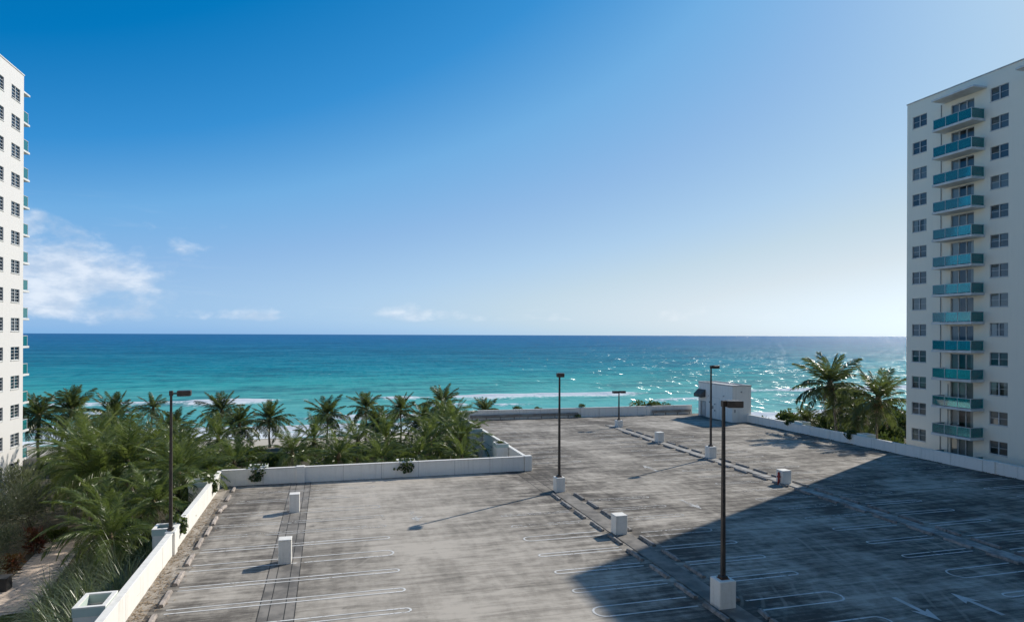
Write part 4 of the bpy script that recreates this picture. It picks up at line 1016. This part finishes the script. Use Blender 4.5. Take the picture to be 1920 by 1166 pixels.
SH = [('dark rounded sea grape bush just behind the garden parapet beside its left corner', -6.6, 57.2, 'grape', 1.25), ('bright green bush behind the left part of the garden parapet', -6.2, 63.5, 'bright', (1.5, 1.5, 1.45)),
      ('dark bush behind the white pier of the garden parapet', -1.2, 58.2, 'grape', 1.2), ('bush behind the third panel of the garden parapet', 2.2, 57.8, 'grape', 1.3), ('dark bush beside the right hanging plant', 4.4, 58.6, 'grape', 1.25),
      ('bush at the foot of the yellowish garden palm', 8.2, 57.8, 'grape', 1.3), ('dense dark bush in the right corner of the garden', 12.6, 58.4, 'grape', 1.4), ('grey-green bush in front of the corner planter', 14.1, 57.2, 'grey', .85),
      ('dark bush below the planter with the low bush', 13.6, 63.5, 'grape', 1.5), ('bush beneath the parapet that runs seaward', 13.4, 68., 'grape', 1.45), ('bush behind the round-bush planter', 13.2, 80., 'grape', 1.4),
      ('dark bush between the beach palms and garden left of centre', -9.5, 82, 'grape', 1.3), ('round dark bush on the dune right of the left lamp', -13.2, 88, 'grape', (1.5, 1.5, .6)), ('dune bush below the two overlapping palms', -9.4, 90, 'grape', (1.35, 1.35, .6)),
      ('dune bush below the solitary palm', -2.5, 89, 'grape', (1.3, 1.3, .6)), ('dune bush right of the solitary palm', 2.2, 88, 'grape', (1.2, 1.2, .6)), ('dune bush behind the garden centre', 7.5, 86, 'grape', (1.3, 1.3, .6)), ('dune bush below the tallest seaward palm', 14.2, 88, 'grape', (1.3, 1.3, .6)),
      ('dune bush left of the lamp post', -20.5, 86, 'grape', (1.5, 1.5, .6)), ('dune bush right of the left tower', -26.5, 84, 'grape', (1.5, 1.5, .6)), ('dark bush at the foot of the left tower corner', -25.6, 77.5, 'grape', 1.5),
      ('mid-garden bush left of the lamp post', -15.6, 78, 'grape', 1.5), ('mid-garden bush right of the lamp post', -11., 75, 'bright', 1.4), ('mid-garden bush left of centre', -5.2, 75, 'grape', 1.4), ('mid-garden bush at the centre', 1.3, 76, 'grape', 1.4),
      ('mid-garden bush right of centre', 7.8, 76, 'grape', 1.4), ('bush between the lamp post and the garden corner', -9.8, 69, 'bright', 1.4), ('shaded bush under the second-row palm', -16.2, 60, 'grape', 1.4), ('shaded bush by the left parapet end', -10.2, 52.8, 'grape', 1.25),
      ('bush under the parapet-brushing palm', -10., 43.6, 'grape', .9), ('grey willowy bush beside the left tower at the path', -22.6, 61.0, 'grey', 1.6), ('second grey willowy bush at the left edge above the path', -24.0, 57.8, 'grey', 1.6),
      ('tall grey-green bush in front of the tower foot', -25.6, 67.4, 'grey', 1.8), ('strappy dark green bush at the left edge by the path', -21.6, 53., 'grey', 1.05), ('red-leaved bush at the left side of the path', -19.9, 54.2, 'red', 1.2),
      ('small red-leaved bush behind the dark container', -19.6, 49.8, 'red', .9), ('yellow-green bush where the path bends', -19.6, 57., 'bright', .75), ('bush over the dark container at the left edge', -20., 47.6, 'grey', .75),
      ('bush at the foot of the large right coconut palm', 57.0, 69.5, 'grape', 1.3), ('bush between the two right coconut palms', 60.2, 67.2, 'grape', 1.7), ('bush right of the second coconut palm by the tower', 61.2, 62.5, 'grape', 1.7), ('dark bush beside the outer right planter', 56.6, 63.2, 'grape', 1.3), ('bush below the tower palm', 57.4, 59.2, 'grape', 1.1),
      ('bush filling the gap behind the large right palm', 62., 71., 'grape', 1.8), ('bush at the beach end of the right-hand group', 60., 76., 'grape', 1.7), ('bush close to the tower corner under hanging fronds', 62.5, 59.6, 'grape', 1.6), ('far bush right of the stair house', 57.5, 78., 'grape', 1.5), ('bush hidden low behind the right parapet palms', 65.5, 66.5, 'grape', 1.9),
      ('large bush on the dune seen past the tower corner', 76., 84., 'grape', 2.3), ('large bush left of it beyond the tower palm', 71., 82., 'grape', 2.2), ('sea grape thicket nearest the beach at the right', 82., 92., 'grape', 2.4), ('bush between the thicket and the large coconut palm', 67.5, 86., 'grape', 2.0), ('thicket edge right of the stair house far off', 62., 86., 'grape', 1.7),
      ('low thicket covering the sand right of the tower palm', 72., 74., 'grape', 2.2), ('thicket in the gap between tower corner and beach', 79., 78., 'grape', 2.4), ('outer thicket on the dune past the tower', 88., 90., 'grape', 2.5),
      ('distant bush behind the right palms', 68., 76., 'grape', 1.9), ('broad bush behind the seaward parapet near the stair house', 46.2, 91.5, 'grape', (1.7, 1.2, 1.35)), ('bush beside it showing over the seaward parapet', 49.2, 91.8, 'grape', (1.3, 1.1, 1.18))]
for i, (lb, x, y, k, s) in enumerate(SH):
    shrub(lb, x, y, k, s, seed=i, z=(-1.1 if y > 91 and x > 40 else None))
DUNE.sort()
for i, (x, y, q) in enumerate(DUNE): shrub('%s low dune bush from the left before the beach' % ORD[i], x, y, 'grape', (1.5, 1.3, .55), seed=200 + q, group=DN)
shrub('small bush in the planter nearest the garden corner', 15.55, 60.7, 'small', 1.05, z=1.0, seed=101); shrub('small round bush in the farther seaward planter', 15.55, 71.75, 'small', 1.2, z=.9, seed=102)
shrub('low bush on the pier of the seaward parapet', 34.4, 88.3, 'small', 1.05, z=1.25, seed=103); shrub('low bush behind the seaward parapet right of the stubby palm', 25.2, 89.3, 'small', 1.3, z=.95, seed=104)
shrub('tiny bush showing over the seaward parapet left of the lamp', 28.2, 89.1, 'small', 1.1, z=.9, seed=105); shrub('bush trailing over the right parapet by the far planter', 54.7, 69.2, 'small', 1.2, z=.8, seed=106)
shrub('dark bush spilling from the right parapet planter near the tower', 54.6, 59.4, 'small', 1.25, z=.75, seed=107); shrub('dry little bush at the foot of the seaward pier', 33.4, 87.4, 'small', .9, z=0, seed=108)
shrub('tuft trailing over the second pier of the seaward parapet', 44.8, 88.2, 'small', 1.0, z=1.2, seed=109)
# foliage hanging over the parapets: big round leaves on trailing stems
def hanging(label, x, y, z, w, dz, seed, axis='x', out=-1):
    rr = random.Random(seed); o = thing('hanging_plant', label, 'plant', (x, y, z), group='plants hanging over the parapets'); m = MB(); st = MB()
    for i in range(5):
        a = rr.uniform(-w, w); p1 = (a * .6, out * .22, .05) if axis == 'x' else (out * .22, a * .6, .05); p2 = (a, out * .36, -dz * rr.uniform(.5, .9)) if axis == 'x' else (out * .36, a, -dz * rr.uniform(.5, .9))
        st.tube([(0, 0, -.3), p1, p2], [.02, .015, .008], 5)
    for i in range(230):
        q = rr.random(); a = rr.gauss(0, .5) * w * (1.15 - .5 * q); c = out * rr.uniform(.1, .62) * (1 if q > .25 else rr.uniform(-.8, 1)); p = Vector((a, c, .35 - (dz + .3) * q)) if axis == 'x' else Vector((c, a, .35 - (dz + .3) * q))
        s = rr.uniform(.13, .24); nn = Vector((rr.uniform(-1, 1), rr.uniform(-1, 1) + (out * .6 if axis == 'x' else 0), rr.uniform(0, 1))).normalized(); b1 = nn.cross(Vector((.3, .2, 1))).normalized() * s * .5; b2 = nn.cross(b1)
        m.add([p + b1 * math.cos(k * 1.047) + b2 * math.sin(k * 1.047) for k in range(6)], [tuple(range(6))])
    m.build('foliage', 'leaf_sea_grape', o); st.build('stem', 'trunk', o)
hanging('dark green plant hanging over the left part of the garden parapet', -5.2, YW + .35, 1.15, .62, .85, 1)
hanging('dark green plant hanging over the middle of the garden parapet', 5.95, YW + .35, 1.1, .75, .8, 2)
hanging('green plant spilling over the left parapet near its far end', XL - .35, 50.6, 1.15, .5, .75, 3, 'y', 1)
hanging('green plant spilling over the left parapet behind the lamp post', XL - .35, 40.2, 1.15, .45, .6, 4, 'y', 1)
hanging('vine hanging over the far end of the right parapet', XR + .4, 69.6, 1.05, .5, .4, 5, 'y', -1)
hanging('vine hanging over the right parapet near the tower', XR + .4, 59.6, 1.02, .5, .55, 6, 'y', -1)

def blade_clump(seed, n=190, L=2.0):
    rr = random.Random(seed); m = MB()
    for i in range(n):
        a = rr.uniform(0, 6.28); q = rr.random(); l = L * rr.uniform(.6, 1.15); w = rr.uniform(.012, .024); p = Vector((rr.gauss(0, .16), rr.gauss(0, .16), 0)); dr = Vector((math.cos(a), math.sin(a), 0)); sd = Vector((-dr.y, dr.x, 0)); th = R(88 - 55 * q); pts = []
        for k in range(5):
            pts.append(p.copy()); p = p + (dr * math.cos(th) + Vector((0, 0, 1)) * math.sin(th)) * l / 4; th -= R(10 + 26 * q * rr.uniform(.6, 1.3))
        vs = []
        for k, c in enumerate(pts[:-1]): vs += [c - sd * w * (1 - k * .2), c + sd * w * (1 - k * .2)]
        vs.append(pts[-1]); m.add(vs, [(0, 1, 3, 2), (2, 3, 5, 4), (4, 5, 7, 6), (6, 7, 8)])
    return m.mesh('blades', 'blade_grass')
BC = [blade_clump(i) for i in range(5)]
rr = random.Random(21); k = 0; GP = []
for gx, gy in [(-9.3, 44.), (-9.2, 38.2), (-9.3, 35.4), (-9.2, 33.4), (-9.4, 31.2), (-14.4, 49.4), (-13.2, 48.6), (-12., 47.6), (-14.9, 48.), (-13.8, 47.), (-12.6, 46.4), (-11.2, 45.4), (-14.6, 46.3), (-13.4, 45.3), (-15., 44.8), (-13.9, 43.6), (-12.4, 43.2), (-11.2, 43.8), (-10.4, 42.4), (-14.4, 42.2), (-12.9, 41.8), (-11.6, 41.2), (-13.9, 40.7), (-12.4, 39.9), (-10.9, 39.6), (-13.5, 39.1), (-11.8, 38.2), (-10.4, 37.6), (-13.0, 37.3), (-11.2, 36.4), (-12.4, 35.4), (-10.3, 34.8), (-11.5, 33.6), (-10.2, 32.4), (-12.2, 38.9), (-9.6, 36.), (-9.5, 40.9), (-15.3, 50.6), (-13.6, 50.8), (-12.3, 49.8)]:
    if gx > -14.3: GP.append((gx, gy))
GP.sort(key=lambda p: p[1])
for i, (gx, gy) in enumerate(GP):
    side = 'against the left parapet' if gx > -11 else 'at the path edge' if gx < -13.7 else 'in the middle of the bed'
    o = thing('grass_clump', '%s nearest strappy grass clump, %s' % (ORD[i], side), 'grass clump', (gx, gy, ground_z(gx, gy)), rr.uniform(0, 6.28), 'strappy ornamental grasses between path and left parapet')
    inst('blades', rr.choice(BC), o, None, None, rr.uniform(1.05, 1.5))
    MB().tube([(0, 0, -.1), (0, 0, .18)], [.2, .1], 7).build('crown', 'trunk', o)

# ------------------------------------------------------------------ leaf litter and debris
lm = MB(); rl_ = random.Random(4)
for i in range(1700):
    y0 = rl_.uniform(22, 54.2); d0 = abs(rl_.gauss(0, .55)); x0 = XL + .03 + d0
    if x0 > -5.2: continue
    if N1(np.array([x0 * .4 + 9]), np.array([y0 * .55]))[0] < .42: continue
    a = rl_.uniform(0, 6.28); s = rl_.uniform(.03, .11); zz = .008 + rl_.uniform(0, .03); dx_, dy_ = math.cos(a) * s, math.sin(a) * s; w_ = rl_.uniform(.2, .5)
    lm.add([(x0 - dx_, y0 - dy_, zz), (x0 + dy_ * w_, y0 - dx_ * w_, zz + rl_.uniform(0, .03)), (x0 + dx_, y0 + dy_, zz + rl_.uniform(0, .02)), (x0 - dy_ * w_, y0 + dx_ * w_, zz + rl_.uniform(0, .02))], [(0, 1, 2, 3)])
o = stuff(lm.build('leaf_litter', 'litter')); tag(o, 'dry brown leaf litter along the foot of the left parapet', 'leaf litter')
lm = MB()
for i in range(1500):
    y0 = rl_.uniform(36, 77); x0 = XR - .03 - abs(rl_.gauss(0, .16)); s = rl_.uniform(.02, .075)
    if N2(np.array([3.]), np.array([y0 * .9]))[0] < .4: continue
    a = rl_.uniform(0, 6.28); c, s_ = math.cos(a) * s, math.sin(a) * s
    lm.add([(x0 + c, y0 + s_, .004), (x0 - s_, y0 + c, .004), (x0 - c, y0 - s_, .004), (x0 + s_, y0 - c, .004), (x0, y0, .01 + s * .8)], [(0, 1, 4), (1, 2, 4), (2, 3, 4), (3, 0, 4)])
o = stuff(lm.build('leaf_litter', 'soil')); tag(o, 'dark leaf debris along the foot of the right parapet', 'leaf litter')

# ------------------------------------------------------------------ render settings
scene.render.engine = 'CYCLES'
scene.cycles.max_bounces = 6; scene.cycles.diffuse_bounces = 3; scene.cycles.glossy_bounces = 3; scene.cycles.transmission_bounces = 4; scene.cycles.transparent_max_bounces = 12
scene.cycles.caustics_reflective = False; scene.cycles.caustics_refractive = False
